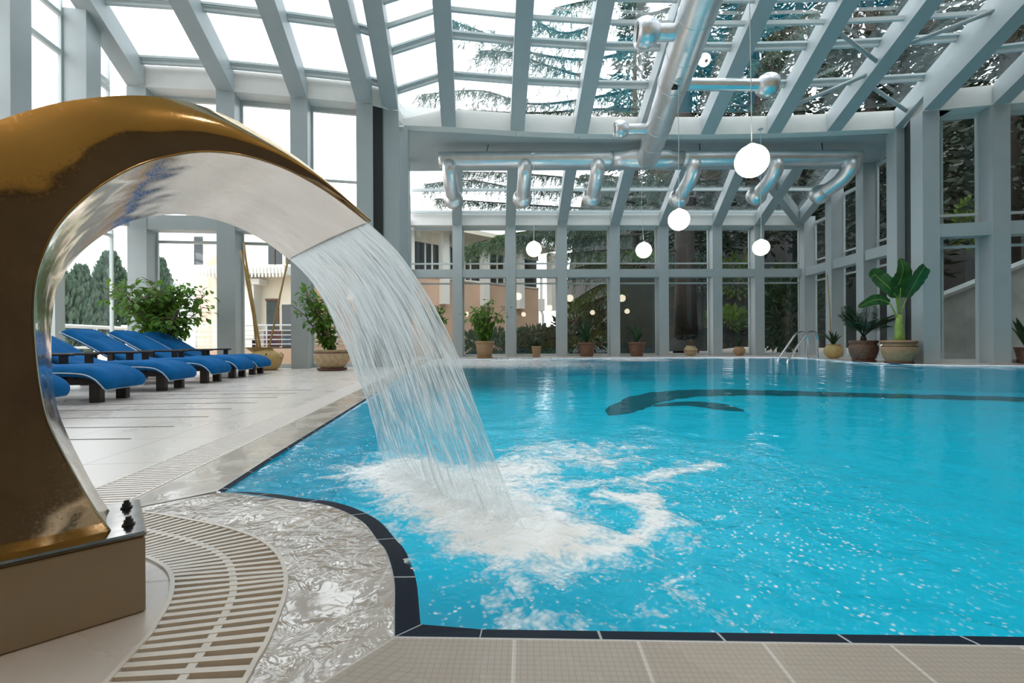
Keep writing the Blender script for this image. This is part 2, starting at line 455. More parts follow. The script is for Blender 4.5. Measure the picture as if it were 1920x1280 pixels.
def sheet_mat():
    m, nt, out = new_mat('falling_water')
    tc = nd(nt, 'ShaderNodeTexCoord')
    mp = nd(nt, 'ShaderNodeMapping'); mp.inputs['Scale'].default_value = (100, 6.0, 1)
    L(nt, tc.outputs['UV'], mp.inputs[0])
    n = nd(nt, 'ShaderNodeTexNoise'); n.inputs['Scale'].default_value = 1; n.inputs['Detail'].default_value = 4; n.inputs['Roughness'].default_value = .6; n.inputs['Distortion'].default_value = .3
    L(nt, mp.outputs[0], n.inputs['Vector'])
    sx = nd(nt, 'ShaderNodeSeparateXYZ'); L(nt, tc.outputs['UV'], sx.inputs[0])
    # denser curtain near the mouth, thinner and clearer below
    md = nd(nt, 'ShaderNodeMapRange'); md.inputs['From Min'].default_value = 0; md.inputs['From Max'].default_value = 1; md.inputs['To Min'].default_value = .17; md.inputs['To Max'].default_value = -.11
    L(nt, sx.outputs[1], md.inputs[0])
    ad = nd(nt, 'ShaderNodeMath', operation='ADD'); L(nt, n.outputs[0], ad.inputs[0]); L(nt, md.outputs[0], ad.inputs[1])
    mr = nd(nt, 'ShaderNodeMapRange'); mr.inputs['From Min'].default_value = .42; mr.inputs['From Max'].default_value = .64; mr.inputs['To Min'].default_value = .20; mr.inputs['To Max'].default_value = .98
    L(nt, ad.outputs[0], mr.inputs[0])
    df = nd(nt, 'ShaderNodeBsdfDiffuse'); df.inputs[0].default_value = (.95, .96, .96, 1)
    tl = nd(nt, 'ShaderNodeBsdfTranslucent'); tl.inputs[0].default_value = (.98, .98, .98, 1)
    w = nd(nt, 'ShaderNodeMixShader'); w.inputs[0].default_value = .72; L(nt, df.outputs[0], w.inputs[1]); L(nt, tl.outputs[0], w.inputs[2])
    bp = nd(nt, 'ShaderNodeBump'); bp.inputs['Strength'].default_value = .7; bp.inputs['Distance'].default_value = .012
    L(nt, n.outputs[0], bp.inputs['Height'])
    for q in (df, tl): L(nt, bp.outputs[0], q.inputs['Normal'])
    tr = nd(nt, 'ShaderNodeBsdfTransparent'); tr.inputs[0].default_value = (.96, .985, .99, 1)
    gl = nd(nt, 'ShaderNodeBsdfGlossy'); gl.inputs['Roughness'].default_value = .12; L(nt, bp.outputs[0], gl.inputs['Normal'])
    tg = nd(nt, 'ShaderNodeMixShader'); tg.inputs[0].default_value = .14; L(nt, tr.outputs[0], tg.inputs[1]); L(nt, gl.outputs[0], tg.inputs[2])
    b3 = nd(nt, 'ShaderNodeBump'); b3.inputs['Strength'].default_value = 1.0; b3.inputs['Distance'].default_value = .04; L(nt, n.outputs[0], b3.inputs['Height'])
    g3 = nd(nt, 'ShaderNodeBsdfGlossy'); g3.inputs['Roughness'].default_value = .32; L(nt, b3.outputs[0], g3.inputs['Normal'])
    r3 = nd(nt, 'ShaderNodeBsdfRefraction'); r3.inputs['Roughness'].default_value = .25; r3.inputs['IOR'].default_value = 1.25; L(nt, b3.outputs[0], r3.inputs['Normal'])
    w2 = nd(nt, 'ShaderNodeMixShader'); w2.inputs[0].default_value = .5; L(nt, g3.outputs[0], w2.inputs[1]); L(nt, r3.outputs[0], w2.inputs[2])
    w3 = nd(nt, 'ShaderNodeMixShader'); w3.inputs[0].default_value = .12; L(nt, w.outputs[0], w3.inputs[1]); L(nt, w2.outputs[0], w3.inputs[2])
    mx = nd(nt, 'ShaderNodeMixShader'); L(nt, mr.outputs[0], mx.inputs[0]); L(nt, tg.outputs[0], mx.inputs[1]); L(nt, w3.outputs[0], mx.inputs[2])
    L(nt, mx.outputs[0], out.inputs[0])
    return m
M['sheet'] = sheet_mat()

def foam_mat():
    m, nt, out = new_mat('splash_foam')
    tc = nd(nt, 'ShaderNodeTexCoord')
    at = nd(nt, 'ShaderNodeAttribute'); at.attribute_name = 'foam'
    n = nd(nt, 'ShaderNodeTexNoise'); n.inputs['Scale'].default_value = 22; n.inputs['Detail'].default_value = 8; n.inputs['Roughness'].default_value = .7
    L(nt, tc.outputs['Object'], n.inputs['Vector'])
    ad = nd(nt, 'ShaderNodeMath', operation='ADD'); L(nt, n.outputs[0], ad.inputs[0]); L(nt, at.outputs['Fac'], ad.inputs[1])
    mr = nd(nt, 'ShaderNodeMapRange'); mr.inputs['From Min'].default_value = .6; mr.inputs['From Max'].default_value = 1.15; mr.inputs['To Max'].default_value = .95
    L(nt, ad.outputs[0], mr.inputs[0])
    df = nd(nt, 'ShaderNodeBsdfDiffuse'); df.inputs[0].default_value = (.96, .97, .98, 1)
    tr = nd(nt, 'ShaderNodeBsdfTransparent')
    tl = nd(nt, 'ShaderNodeBsdfTranslucent'); tl.inputs[0].default_value = (.97, .98, .98, 1)
    wm = nd(nt, 'ShaderNodeMixShader'); wm.inputs[0].default_value = .45; L(nt, df.outputs[0], wm.inputs[1]); L(nt, tl.outputs[0], wm.inputs[2])
    mx = nd(nt, 'ShaderNodeMixShader'); L(nt, mr.outputs[0], mx.inputs[0]); L(nt, tr.outputs[0], mx.inputs[1]); L(nt, wm.outputs[0], mx.inputs[2])
    L(nt, mx.outputs[0], out.inputs[0])
    return m
M['foam'] = foam_mat()

def lamp_mat():
    m, nt, out = new_mat('lit_opal_glass')
    e = nd(nt, 'ShaderNodeEmission'); e.inputs[0].default_value = (1.0, .83, .62, 1); e.inputs[1].default_value = 5.0
    L(nt, e.outputs[0], out.inputs[0])
    return m
M['lamp'] = lamp_mat()

def leaf_mat(name, a, b, trans=.35):
    m, nt, out = new_mat(name)
    oi = nd(nt, 'ShaderNodeTexCoord')
    n = nd(nt, 'ShaderNodeTexNoise'); n.inputs['Scale'].default_value = 6; n.inputs['Detail'].default_value = 3
    L(nt, oi.outputs['Object'], n.inputs['Vector'])
    col = ramp(nt, n.outputs[0], [(.35, c4(a)), (.65, c4(b))])
    p = nd(nt, 'ShaderNodeBsdfPrincipled'); p.inputs['Roughness'].default_value = .42; L(nt, col, p.inputs['Base Color'])
    t = nd(nt, 'ShaderNodeBsdfTranslucent'); L(nt, col, t.inputs[0])
    mx = nd(nt, 'ShaderNodeMixShader'); mx.inputs[0].default_value = trans; L(nt, p.outputs[0], mx.inputs[1]); L(nt, t.outputs[0], mx.inputs[2])
    L(nt, mx.outputs[0], out.inputs[0])
    return m
M['leaf'] = leaf_mat('ficus_leaf', (.06, .17, .02), (.17, .31, .045), .45)
M['leaf_dark'] = leaf_mat('dark_leaf', (.015, .045, .015), (.03, .08, .025), .2)
M['banana_leaf'] = leaf_mat('banana_leaf', (.02, .09, .025), (.04, .15, .04), .25)
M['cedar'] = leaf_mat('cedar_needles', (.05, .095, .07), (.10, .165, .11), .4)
M['cedar_sun_tint'] = leaf_mat('sun_tinted_needles', (.07, .15, .04), (.14, .24, .07), .35)  # cedar needles again, lighter green standing for sun on the boughs
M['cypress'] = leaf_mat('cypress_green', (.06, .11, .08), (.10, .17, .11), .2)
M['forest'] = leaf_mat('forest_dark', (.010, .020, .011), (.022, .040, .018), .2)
M['forest_light'] = leaf_mat('forest_bright', (.08, .16, .02), (.22, .33, .06), .4)  # bright leaf green; sun on the undergrowth is put into the colour
M['bark'] = simple('bark', (.034, .027, .022), .9, var=.4, scale=9, bump=.7, bscale=14, stretch=(4, 4, .6))
M['stem'] = simple('stem', (.16, .13, .07), .7, var=.2, scale=30)
M['banana_stem'] = simple('banana_stem', (.22, .33, .06), .45, var=.3, scale=10, stretch=(6, 6, 1))
M['bamboo'] = simple('bamboo', (.42, .27, .09), .4, var=.2, scale=14, stretch=(3, 3, 1))
M['terracotta'] = simple('terracotta', (.36, .22, .12), .75, var=.18, scale=12, bump=.2, bscale=40)
M['sandpot'] = simple('sand_pot', (.46, .34, .20), .7, var=.2, scale=14, bump=.35, bscale=30)
M['brownpot'] = simple('brown_pot', (.16, .075, .045), .5, var=.45, scale=22, bump=.3, bscale=30)
M['yellowpot'] = simple('ochre_pot', (.52, .36, .14), .55, var=.14, scale=9)
M['cushion'] = simple('blue_cushion', (.003, .115, .33), .85, var=.14, scale=6, bump=.2, bscale=240, spec=.15)
M['piping'] = simple('pale_piping', (.55, .62, .70), .6)
M['darkwood'] = simple('dark_wood', (.022, .014, .012), .4, var=.4, scale=9, stretch=(1, 8, 8))
M['mat_dark'] = simple('reflection_mat_dark', (.045, .034, .026), .6, var=.3, scale=5)  # for the dark mat that only the spout reflects
M['plinth'] = simple('plinth_tiles', (.28, .225, .16), .3, var=.08, scale=7)
M['black'] = simple('black', (.01, .01, .01), .5)
M['cream'] = simple('cream_render', (.80, .72, .58), .85, var=.04, scale=2)
M['pink'] = simple('salmon_render', (.66, .44, .32), .85, var=.05, scale=1.5)
M['pwhite'] = simple('exterior_white', (.80, .78, .72), .8)
M['darkglass'] = simple('dark_window', (.03, .035, .04), .1)
M['brown'] = simple('brown_lintel', (.12, .05, .035), .6)
M['rail'] = simple('white_rail', (.75, .77, .78), .4)
M['terrace'] = simple('terrace_paving', (.48, .40, .34), .8, var=.1, scale=5)
M['earth'] = simple('forest_soil', (.004, .0045, .003), .95, var=.5, scale=3)  # near-black: shade of the trees is part of this colour
M['grass'] = simple('lawn', (.05, .09, .025), .95, var=.5, scale=6)
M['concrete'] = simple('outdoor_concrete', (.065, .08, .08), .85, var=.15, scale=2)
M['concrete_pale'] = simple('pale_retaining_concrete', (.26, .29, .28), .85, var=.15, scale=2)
M['redchair'] = simple('red_brown_cloth', (.16, .06, .055), .7)
M['ochre'] = simple('ochre_wall', (.40, .235, .055), .7, var=.05, scale=2)
M['ceil'] = simple('timber_ceiling', (.16, .10, .055), .6, var=.15, scale=3, stretch=(1, 12, 1))

# ------------------------------------------------------------------ pool outline
def lerp(a, b, t): return a + (b - a) * t

def cr(pts, per=6):
    """Catmull-Rom through plan points"""
    out = []
    n = len(pts)
    for i in range(n - 1):
        p0, p1, p2, p3 = pts[max(i - 1, 0)], pts[i], pts[i + 1], pts[min(i + 2, n - 1)]
        for k in range(per):
            t = k / per
            out.append(.5 * ((2 * p1) + (p2 - p0) * t + (2 * p0 - 5 * p1 + 4 * p2 - p3) * t * t + (3 * p1 - p0 - 3 * p2 + p3) * t ** 3))
    out.append(pts[-1].copy())
    return out

K = U(738, 1197)
NR = U(1900, 1214)
NE = K + (NR - K).normalized() * 12.5
TIP = U(401, 922)
L2 = U(690, 744)
LDIR = (L2 - TIP).normalized()
FL = U(812, 673.3)
FLp = TIP + LDIR * ((FL.y - TIP.y) / LDIR.y)
far_px = [(1920, 685), (1800, 684), (1700, 682), (1640, 679.8), (1600, 676.8), (1545, 672.6), (1500, 669.8), (1400, 669), (1200, 670), (1035, 671.4), (870, 672.6)]
far = [U(*p) for p in far_px]
FR = Vector((13.2, far[0].y - .1, 0))
curve_px = [(405, 923), (450, 926), (514, 935), (560, 942), (597, 946), (627, 954), (657, 967), (684, 985), (708, 1017), (721, 1033), (731, 1060), (738, 1096), (738, 1149), (738, 1197)]
curve = cr([U(*p) for p in curve_px], 5)
near_line = [lerp(K, NE, t / 72) for t in range(1, 73)]
left_line = [lerp(FLp, TIP, t / 24) for t in range(0, 24)]
far_line = cr([FR] + far, 3)[:-1] + [far[-1]]
OUT = near_line + [Vector((13.2, lerp(NE.y, FR.y, t / 4), 0)) for t in range(1, 4)] + far_line + left_line + curve[:]
OUT = [Vector((p.x, p.y, 0)) for p in OUT]
clean = []
for p in OUT:
    if not clean or (p - clean[-1]).length > .004: clean.append(p)
if (clean[0] - clean[-1]).length < .004: clean.pop()
OUT = clean

def inside(p, poly):
    x, y, r = p[0], p[1], False
    n = len(poly); j = n - 1
    for i in range(n):
        a, b = poly[i], poly[j]
        if (a[1] > y) != (b[1] > y) and x < (b[0] - a[0]) * (y - a[1]) / (b[1] - a[1]) + a[0]: r = not r
        j = i
    return r

def offset_loop(poly, d):
    """move each vertex by d to the left of travel (closed loop, mitred)"""
    n = len(poly); res = []
    for i in range(n):
        a, b, c = poly[i - 1], poly[i], poly[(i + 1) % n]
        d1 = (b - a).normalized(); d2 = (c - b).normalized()
        n1 = Vector((-d1.y, d1.x, 0)); n2 = Vector((-d2.y, d2.x, 0))
        m = (n1 + n2)
        if m.length < 1e-5: m = n1
        m.normalize()
        k = (d[i] if isinstance(d, list) else d) / max(m.dot(n1), .45)
        res.append(b + m * k)
    return res

# travel direction: near edge left->right, then away, far edge right->left, left edge towards camera: interior on the left
iT_ = min(range(len(OUT)), key=lambda i: (OUT[i] - TIP).length); iF_ = min(range(len(OUT)), key=lambda i: (OUT[i] - FLp).length)
IN = offset_loop(OUT, [.022 if iF_ <= i <= iT_ + 2 else min(.056, .022 + .004 * (i - iT_)) if i > iT_ else .042 for i in range(len(OUT))])
OUTC = offset_loop(OUT, -.25)

# ------------------------------------------------------------------ curved grate
outer_px = [(150, 950), (200, 955), (255, 961), (307, 967), (361, 977), (410, 987), (452, 999), (488, 1014), (512, 1032), (527, 1051), (534, 1072), (536, 1096), (532, 1123), (524, 1147), (509, 1184), (497, 1211), (479, 1241), (458, 1280), (420, 1345), (380, 1410)]
inner_px = [(60, 985), (110, 1000), (160, 1014), (205, 1026), (240, 1036), (268, 1044.6), (286, 1051), (307, 1063), (317, 1073), (322, 1085), (323, 1100), (320, 1120), (310, 1144), (295, 1168), (280, 1193), (258, 1217), (231, 1247), (201, 1280), (140, 1345), (80, 1410)]
g_out = cr([U(*p) for p in outer_px], 8)
g_in = cr([U(*p) for p in inner_px], 8)
GR = g_out + list(reversed(g_in))

# straight drain grate along the left edge, behind the coping
LN = Vector((-LDIR.y, LDIR.x, 0))          # away from the pool
def lp(t, o): return TIP + LDIR * t + LN * o
DR0, DR1, DT0, DT1 = .262, .515, -.30, (FLp - TIP).length + .3
DR = [lp(DT0, DR0), lp(DT1, DR0), lp(DT1, DR1), lp(DT0, DR1)]

# ------------------------------------------------------------------ eaves and rafters survey
ZE, ZE2, TP = 10.4 * H, 8.6 * H, .48
raf_px = [((234, 276, 162), (128, 172)), ((407, 437, 170), (315, 352)), ((546, 574, 182), (478, 514)), ((669, 697, 194), (615, 652)), ((717, 747, 206), (681, 713)),
          ((827, 856, 238), (811, 844)), ((958, 982, 246), (968, 1002)), ((1077, 1101, 251), (1120, 1154)), ((1196, 1222, 252), (1274, 1310)), ((1314, 1339, 252), (1421, 1461)),
          ((1438, 1464, 250), (1579, 1616)), ((1550, 1577, 246), (1736, 1772)), ((1676, 1708, 240), (1890, 1926)), ((1730, 1761, 207), (1926, 1962)), ((1862, 1893, 195), (2057, 2100)),
          ((2010, 2042, 184), (2235, 2280)), ((2165, 2198, 175), (2420, 2466))]
RAF = []
for (xl, xr, ye), (tl, tr) in raf_px:
    p0 = ZP((xl + xr) / 2, ye, ZE)
    u, v = uv((tl + tr) / 2, 0)
    y1 = F * ((ZE - H) + p0.y * TP) / (v + F * TP)
    p1 = D((tl + tr) / 2, 0, y1)
    RAF.append((p0, p1))
SEG_L, SEG_M, SEG_R = range(0, 5), range(5, 13), range(13, 17)
YTOP = -1.2
CW, CD = .375, .42

def col(p, n, z1, w=CW, d=CD, z0=0):
    """column with the middle of its room-side face at p; n = plan normal pointing outward"""
    n = Vector((n[0], n[1], 0)).normalized(); t = Vector((-n.y, n.x, 0))
    b = MB(); b.seg(p - t * w / 2, p + t * w / 2, z0, z1, 0, d, n)
    return struct(b.build('column', M['paint']))

def nrm(a, b):
    d = (b - a); d.z = 0; d.normalize()
    return Vector((-d.y, d.x, 0))

win_n = [0]
def window(a, b, n, bars, panes, glass='glass', off=.42, top=None, wbar=.055, name=None):
    """one glazed bay between plan points a, b: frame bars at heights, child panes between heights"""
    win_n[0] += 1
    f = MB()
    for z, h in bars: f.seg(a, b, z - h / 2, z + h / 2, off - .035, off + .035, n)
    d = (b - a).normalized()
    z0, z1 = panes
    f.seg(a, a + d * .04, z0, z1, off - .03, off + .03, n)
    f.seg(b - d * .04, b, z0, z1, off - .03, off + .03, n)
    o = struct(f.build('window_%d' % win_n[0], M['alu']))
    g = MB()
    A, B = a + n * off, b + n * off
    g.add([(A.x, A.y, z0), (B.x, B.y, z0), (B.x, B.y, z1), (A.x, A.y, z1)], [(0, 1, 2, 3)])
    p = g.build('window_pane', M[glass], o)
    return o

BARS = [(.05, .10), (2.92, .06), (3.72, .06)]
MIDZ = (3.12, 3.44)

def bay(a, b, n, zt, extra=(), mid=True, w=CW):
    """window bay between two column centres on the room-side line"""
    d = (b - a); d.z = 0; d.normalize()
    A, B = a + d * w / 2, b - d * w / 2
    A.z = B.z = 0
    window(A, B, n, BARS + [(zt - .05, .11)] + list(extra), (.1, zt - .1))
    if mid:
        m = MB(); m.seg(A, B, MIDZ[0], MIDZ[1], .03, .36, n)
        struct(m.build('transom_beam', M['paint']))

def flat(p): return Vector((p.x, p.y, 0))

# ---- left wall (frontal part)
Lp = [flat(RAF[i][0]) for i in SEG_L]
nL = nrm(Lp[4], Lp[0]) if nrm(Lp[4], Lp[0]).y > 0 else -nrm(Lp[4], Lp[0])
for i in (1, 2, 3, 4): col(Lp[i], nL, ZE)
for i in range(3): bay(Lp[i], Lp[i + 1], nL, ZE, extra=[(4.5, .05)])
# dark joint strip between the two close columns
mid34 = lerp(Lp[3], Lp[4], .5); d34 = (Lp[4] - Lp[3]).normalized()
b = MB(); b.seg(Lp[3] + d34 * .19, Lp[4] - d34 * .19, 0, ZE + .5, .02, .10, nL)
struct(b.build('trim_1', M['dark_rubber']))
# ---- left side wall
dS = Vector((-.15, 1, 0)).normalized(); nS = Vector((-dS.y, dS.x, 0))
S0 = Lp[0]
S = [S0 - dS * t for t in (0, 1.22, 2.75, 4.3, 5.9, 7.5, 9.1)]
for i, p in enumerate(S):
    zt = ZE + (S0.y - p.y) * TP * 1.0
    if i == 0: col(p, nL, zt)
    elif i == 1: col(p, nS, zt + .1, z0=MIDZ[0])
    else: col(p, nS, zt + .1)
pst = S0 - dS * 1.62
b = MB(); b.seg(pst - dS * .11, pst + dS * .11, 0, MIDZ[0], .30, .46, nS); struct(b.build('trim_13', M['alu']))
window(S[2] + dS * CW / 2, S[0] - dS * .1, nS, [(.05, .10), (2.92, .06)], (.1, 3.05))
for i in range(6):
    a, c = S[i + 1], S[i]
    bb = MB()
    zt = ZE + (S0.y - c.y) * TP - .05
    low = i > 1
    window(a + dS * CW / 2, c - dS * CW / 2, nS, (BARS if low else BARS[2:]) + [(4.5, .05), (6.05, .09), (zt, .08)], (.1 if low else 3.3, zt + .5))
    m = MB(); m.seg(a + dS * CW / 2, c - dS * CW / 2, MIDZ[0], MIDZ[1], .03, .36, nS)
    struct(m.build('transom_beam', M['paint']))
# ---- right wall (frontal part)
Rp = [flat(RAF[i][0]) for i in SEG_R]
nR = nrm(Rp[3], Rp[0]) if nrm(Rp[3], Rp[0]).y > 0 else -nrm(Rp[3], Rp[0])
for p in Rp: col(p, nR, ZE)
for i in range(3): bay(Rp[i], Rp[i + 1], nR, ZE)
# ---- alcove back wall
back_px = [857, 957, 1054, 1153, 1244.5, 1345, 1424]
Bp = [flat(ZP(x, 422, ZE2)) for x in back_px]
CL = flat(ZP(770, 422, ZE2)); CRn = flat(ZP(1503, 422, ZE2))
nB = Vector((0, 1, 0))
for p in Bp: col(p, nB, ZE2)
allB = [CL] + Bp + [CRn]
for i in range(len(allB) - 1): bay(allB[i] - Vector((.3 if i == 0 else 0, 0, 0)), allB[i + 1] + Vector((.34 if i == len(allB) - 2 else 0, 0, 0)), nB, ZE2, w=CW)
# ---- alcove right wall
dA = Vector((70 / F, 1, 0)).normalized(); nA = Vector((dA.y, -dA.x, 0))
AR = [CRn - dA * ((CRn.y - y) / dA.y) for y in (CRn.y, 16.35, 14.7, 13.2)]
EM_R = flat(RAF[12][0])
for p, y in zip(AR, (17.8, 16.35, 14.7, 13.2)):
    col(p, nA, ZE + .2 if p is not AR[0] else ZE2 + .3, w=.36)
for i in range(3): bay(AR[i + 1], AR[i], nA, (5.25, 5.8, 6.2)[i])
bay(Rp[0] + Vector((.1, .2, 0)), AR[3], nA, 6.2)
# big end column of the alcove on the right, with the dark joint
col(flat(RAF[12][0]) + Vector((.05, 0, 0)), nR, ZE + .2)
b = MB(); b.seg(flat(RAF[12][0]) + Vector((.18, .0, 0)), Rp[0] - Vector((.15, -.15, 0)), 0, ZE, .25, .33, nR)
struct(b.build('trim_2', M['dark_rubber']))
# ---- alcove left wall (seen almost edge on)
EM_L = flat(ZP(757, 235, ZE)) + Vector((.12, 0, 0))
AL = [lerp(CL, EM_L, t) for t in (0, .3, .62, .97)]
nAL = Vector((-1, -.1, 0)).normalized()
for p, z in zip(AL, (ZE2 + .2, 5.8, 6.2, 6.2)): col(p, nAL, z, w=.34)
for i in range(3): bay(AL[i + 1], AL[i], nAL, (5.2, 5.8, 6.2)[i], w=.34)

# ---- eave beams: frieze faces the room
def frieze(a, b, n, z, h=.48, depth=.5, name='eave_beam', w=.0):
    m = MB(); m.seg(a, b, z, z + h, 0, depth, n)
    return struct(m.build(name, M['frieze']))
for i in range(4): frieze(Lp[i], Lp[i + 1], nL, ZE)
for i in range(3): frieze(Rp[i], Rp[i + 1], nR, ZE)
Mp = [flat(ZP(757, 235, ZE))] + [flat(RAF[i][0]) for i in SEG_M]
for i in range(len(Mp) - 1):
    n = nrm(Mp[i + 1], Mp[i])
    frieze(Mp[i], Mp[i + 1], n if n.y > 0 else -n, ZE, depth=.3)
# returns between the stepped eaves
frieze(Lp[4], Mp[0], Vector((-1, 0, 0)), ZE); frieze(Mp[-1], Rp[0], Vector((1, 0, 0)), ZE)
# soffit slab between the high eave and the alcove roof
YS = F * (ZE - H) / 320.0
sof = [(p.x, p.y) for p in Mp]
back_edge = [(11.9, YS), (-3.6, YS)]
poly = [Vector((x, y, 0)) for x, y in [(Mp[0].x - .4, Mp[0].y + .31)] + [(p.x, p.y + .30) for p in Mp[1:-1]] + [(Mp[-1].x + .6, Mp[-1].y + .31)] + back_edge]
tri = tessellate_polygon([poly])
m = MB()
np_ = len(poly)
m.add([(p.x, p.y, ZE) for p in poly] + [(p.x, p.y, ZE + .45) for p in poly],
      [tuple(t) for t in tri] + [tuple(np_ + i for i in t) for t in tri] + [(i, (i + 1) % np_, np_ + (i + 1) % np_, np_ + i) for i in range(np_)])
struct(m.build('ceiling', M['paint']))

# ---- upper roof rafters
def ext(i, y):
    p0, p1 = RAF[i]
    return p0 + (p1 - p0) * ((y - p0.y) / (p1.y - p0.y))
for i in range(len(RAF)):
    p0, p1 = RAF[i]
    e = ext(i, YTOP)
    m = MB()
    sd = Vector((CW / 2, 0, 0))
    if i == 12: sd = Vector((.2, 0, 0))
    up = Vector((0, 0, .50))
    m.prism8([p0 - sd, p0 + sd, e + sd, e - sd, p0 - sd + up, p0 + sd + up, e + sd + up, e - sd + up])
    struct(m.build('roof_beam', M['paint']))
# purlins and skylights: one window per bay
def skylight(i, j, offs, double=(), gname='roof_glass'):
    win_n[0] += 1
    f = MB()
    base = lambda k: RAF[5][0].y if k == 4 and j == 5 else RAF[k][0].y
    def pt(k, o_, dz):
        q = ext(k, base(k) - o_); return Vector((q.x, q.y, q.z + dz))
    for o_ in offs:
        f.beam(pt(i, o_, .40), pt(j, o_, .40), .075, .10)
        f.beam(pt(i, o_ + .07, .46), pt(j, o_ + .07, .46), .05, .05)
    for o_ in double:
        f.beam(pt(i, o_, .22), pt(j, o_, .22), .07, .09)
        f.beam(pt(i, o_ + .42, .22), pt(j, o_ + .42, .22), .07, .09)
    o = struct(f.build('window_%d' % win_n[0], M['alu']))
    g = MB()
    def pe(k): q = ext(k, YTOP); return Vector((q.x, q.y, q.z + .49))
    g.add([pt(i, .1, .49), pt(j, .1, .49), pe(j), pe(i)], [(0, 1, 2, 3)])
    g.build('window_pane', M[gname], o)
for i in range(4):
    skylight(i, i + 1, [.10, 1.16, 2.3, 3.5, 4.7, 5.9, 7.1, 8.3, 9.5])
for i in range(4, 12):
    skylight(i, i + 1, [.83 + .86 * k for k in range(14) if k != 2], double=[2.35])
for i in range(13, 16):
    skylight(i, i + 1, [.83 + .86 * k for k in range(12) if k != 2], double=[2.35])
# wind-bracing rods under the roof on the right
def brace(a, b):
    m = MB(); m.tube([a, b], .045, 10)
    m.box(a, (.09, .05, .09)); m.box(b, (.09, .05, .09))
    return struct(m.build('roof_brace_beam', M['paint']))
def onraf(i, px, py, dz=.12):
    """point on rafter i that appears nearest the given survey row"""
    p0, p1 = RAF[i]
    best = None
    for k in range(0, 400):
        q = ext(i, p0.y - k * .02) + Vector((0, 0, dz))
        v = (q.z - H) / q.y * F; 
        e = abs(v - (640 - py))
        if best is None or e < best[0]: best = (e, q)
    return best[1]
brace(onraf(10, 1583, 55), onraf(11, 1620, 125))
brace(onraf(11, 1617, 135), onraf(10, 1487, 207))
brace(onraf(11, 1650, 160), onraf(12, 1665, 217))
brace(onraf(11, 1700, 98), onraf(12, 1850, 15))

# ---- lower alcove roof
low_top = [857, 962, 1071, 1181, 1288, 1391, 1496]
LR = []
for xb, xt in zip(back_px, low_top):
    p0 = ZP(xb, 422, ZE2); p1 = D(xt, 321, YS)
    p1.z = ZE + .02
    LR.append((p0, p1))
    m = MB(); sd = Vector((CW / 2, 0, 0)); up = Vector((0, 0, .46))
    m.prism8([p0 - sd, p0 + sd, p1 + sd, p1 - sd, p0 - sd + up, p0 + sd + up, p1 + sd + up, p1 - sd + up])
    struct(m.build('roof_beam', M['paint']))
# hip beams towards the right corner
for (a, b_) in ((Vector((CRn.x - .1, CRn.y, ZE2)), LR[6][1] + Vector((-1.4, 0, 0))), (Vector((CRn.x - .1, CRn.y, ZE2)), Vector((11.0, YS, ZE - .05)))):
    m = MB(); sd = Vector((.16, 0, 0)); up = Vector((0, 0, .40))
    m.prism8([a - sd, a + sd, b_ + sd, b_ - sd, a - sd + up, a + sd + up, b_ + sd + up, b_ - sd + up])
    struct(m.build('roof_beam', M['paint']))
for i in range(len(allB) - 1): frieze(allB[i], allB[i + 1], nB, ZE2, h=.50, depth=.40)
lrp = [(Vector((CL.x, CL.y, ZE2)), Vector((-3.2, YS, ZE)))] + LR + [(Vector((CRn.x, CRn.y, ZE2)), Vector((11.6, YS, ZE)))]
for i in range(len(lrp) - 1):
    win_n[0] += 1
    f = MB(); g = MB()
    def q(k, t, dz):
        a, b_ = lrp[k]; r = lerp(a, b_, t); return Vector((r.x, r.y, r.z + dz))
    for t in (.05, .47, .90):
        f.beam(q(i, t, .38), q(i + 1, t, .38), .08, .09)
    o = struct(f.build('window_%d' % win_n[0], M['alu']))
    g.add([q(i, 0, .48), q(i + 1, 0, .48), q(i + 1, 1.0, .48), q(i, 1.0, .48)], [(0, 1, 2, 3)])
    g.build('window_pane', M['roof_glass'], o)

# ---- the rest of the hall behind the eye
WY = -3.0
SB = S[-1]
WR = 15.6
m = MB(); m.seg(SB, SB - dS * ((SB.y - WY) / dS.y), 0, 11.5, 0, .3, nS); struct(m.build('wall_left', M['ochre']))
SL = SB - dS * ((SB.y - WY) / dS.y)
m = MB(); m.seg(flat(SL), Vector((WR, WY, 0)), 0, 7.5, 0, .3, Vector((0, -1, 0))); struct(m.build('wall_back', M['ochre']))
m = MB(); m.seg(flat(SL), Vector((WR, WY, 0)), 7.5, 13.5, 0, .3, Vector((0, -1, 0))); struct(m.build('wall_upper', M['paint']))
m = MB(); m.seg(flat(SL), Vector((WR, WY, 0)), 0, .12, -.06, 0, Vector((0, -1, 0))); struct(m.build('baseboard_back', M['darkwood']))
m = MB(); m.seg(SB, flat(SL), 0, .12, -.06, 0, nS); struct(m.build('baseboard_left', M['darkwood']))
m = MB(); m.box((3.2, -1.16, .004), (20.6, 3.56, .008)); struct(m.build('added_reflection_mat', M['mat_dark']))  # dark sheet added behind the eye so the spout mirrors darkness
m = MB(); m.seg(Vector((WR, WY, 0)), Vector((WR, 11.2, 0)), 0, 12, 0, .3, Vector((1, 0, 0))); struct(m.build('wall_right', M['ceil']))
zt = RAF[6][0].z + (RAF[6][0].y - YTOP) * TP + .5
m = MB(); m.prism8([(-9, WY, zt - .8), (WR + .3, WY, zt - .8), (WR + .3, YTOP + .1, zt), (-9, YTOP + .1, zt), (-9, WY, zt - .5), (WR + .3, WY, zt - .5), (WR + .3, YTOP + .1, zt + .3), (-9, YTOP + .1, zt + .3)])
struct(m.build('roof_slab', M['paint']))

